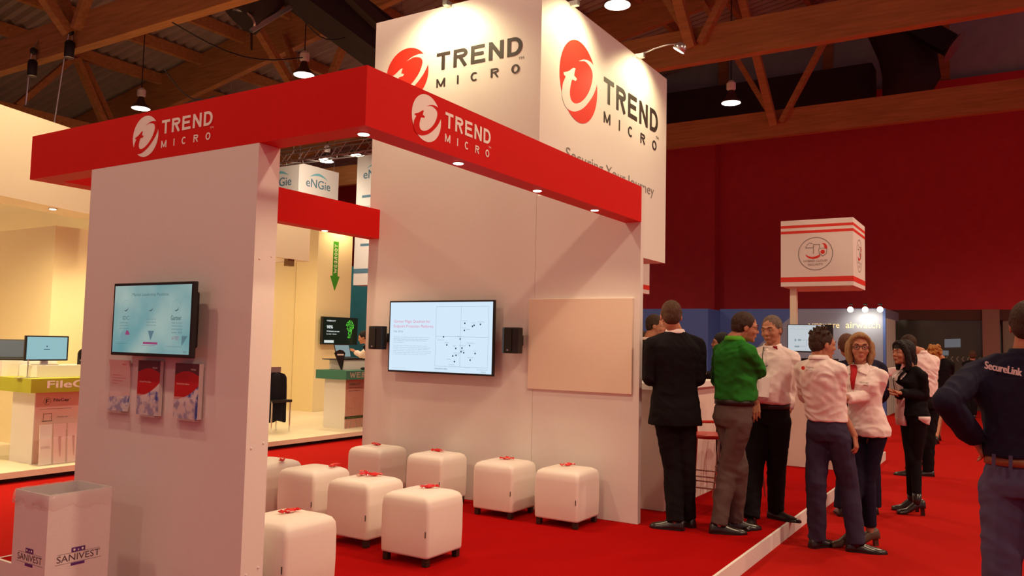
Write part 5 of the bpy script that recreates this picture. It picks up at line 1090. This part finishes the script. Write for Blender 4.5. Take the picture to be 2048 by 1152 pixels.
# man in navy suit behind
person('person in a navy suit with reddish brown hair, half hidden behind the white shirts', [(1748, 1008), (1682, 1012)], (1722, 842), (1722, 726), (1694, 692, 178, 0), -170,
       [dict(name='white_collar_shirt', m=WSH, q=.92, collar=WSH, f=.002, r=(.05, .045, .04, .036)), dict(name='suit_jacket', m=NAVY, hem=-.12, flare=.03, q=1.12, r=(.068, .06, .052, .046), f=.006)], dict(m=NAVY, r=(.095, .078, .07)), dict(m=SHB), dict(m=hairmat('reddish_brown_hair', (.12, .05, .03)), th=.004), face=False, arms=[[(1766, 788, 0), (1760, 800, .2)], [(1676, 790, 0), (1690, 795, .2)]], seed=25, vox=.008)
# people behind the counter
person('person with short dark hair in a dark suit, in profile behind the bar counter', [(1312, 955), (1300, 960)], (1300, 790), (1300, 688), (1312, 652, 82, 6), 75,
       [dict(name='white_collar_shirt', m=WSH, q=.92, collar=WSH, f=.002, r=(.05, .045, .04, .036)), dict(name='suit_jacket', m=BLK, hem=-.1, q=1.1, f=.006)], dict(m=BTR), dict(m=SHB), dict(m=HD, th=.005), g=PH, t=8.6, arms=[[(1312, 745, -.1), (1340, 752, -.1)], [(1315, 745, .1), (1345, 752, .1)]], seed=27, vox=.008, skc=(.52, .2, .11))
person('person with long dark hair just visible past the edge of the back panel', [(1272, 950), (1284, 955)], (1280, 800), (1278, 722), (1283, 684, 80, 4), 80,
       [dict(name='dark_top', m=BLK, hem=.0, f=.005)], dict(m=BTR, tight=1), dict(m=SHB), dict(m=HD, kind='long', th=.012), fem=1, g=PH, t=9.15, arms=[[(1270, 765, -.1), (1290, 770, -.1)], [(1275, 765, .1), (1292, 770, .1)]], seed=29, vox=.008, skc=(.5, .2, .12))
def ex(c): glasses(c, BLACK, .0022)
person('person with black hair and glasses in profile, partly behind the green shirt', [(1448, 930), (1440, 935)], (1446, 800), (1446, 716), (1441, 686, -82, 0), -70,
       [dict(name='black_top', m=BLK, hem=.0, f=.005)], dict(m=BTR), dict(m=SHB), dict(m=HBK, th=.012), g=PH, t=9.7, arms=[[(1425, 755, .12), (1415, 748, .1)], [(1428, 757, -.12), (1415, 750, -.1)]], seed=31, extra=ex, vox=.008, skc=(.52, .22, .13))
person('person in a white shirt behind the laptops of the teal topped counter', [(742, 828), (750, 832)], (748, 748), (738, 693), (727, 675, -95, 14), -95,
       [dict(m=WSH, hem=.1, f=.008, q=1.05)], dict(m=BTR), dict(m=SHB), dict(m=HBK, th=.008), g=.12, t=15.3, arms=[[(724, 712, .1), (713, 704, .1)], [(722, 710, -.1), (710, 704, -.1)]], seed=33, vox=.010)
person('person with brown hair far away beyond the shoulder of the navy shirt', [(1948, 826), (1938, 826)], (1945, 770), (1945, 724), (1945, 711, 180, 0), 180,
       [dict(name='dark_top', m=BLK, hem=.0, f=.005)], dict(m=BTR), dict(m=SHB), dict(m=HBR, th=.012), g=0, t=20, face=False, arms=[[(1958, 745, 0), (1955, 760, .2)], [(1932, 745, 0), (1935, 760, .2)]], seed=35, vox=.012)
# paper held by the older man
A = V3(dep(1517, 757, 6.62)); B_ = V3(dep(1541, 757, 6.64)); C_ = V3(dep(1538, 795, 6.62)); D2 = V3(dep(1517, 793, 6.60)); n_ = V3(D_)*.006
o = MB().add([A, B_, C_, D2, A+n_, B_+n_, C_+n_, D2+n_], [(0, 1, 2, 3), (7, 6, 5, 4), (0, 4, 5, 1), (1, 5, 6, 2), (2, 6, 7, 3), (3, 7, 4, 0)]).build('paper_bag', PAPER)
tag(o, 'white paper held between the green shirt and the older person in white', 'paper')
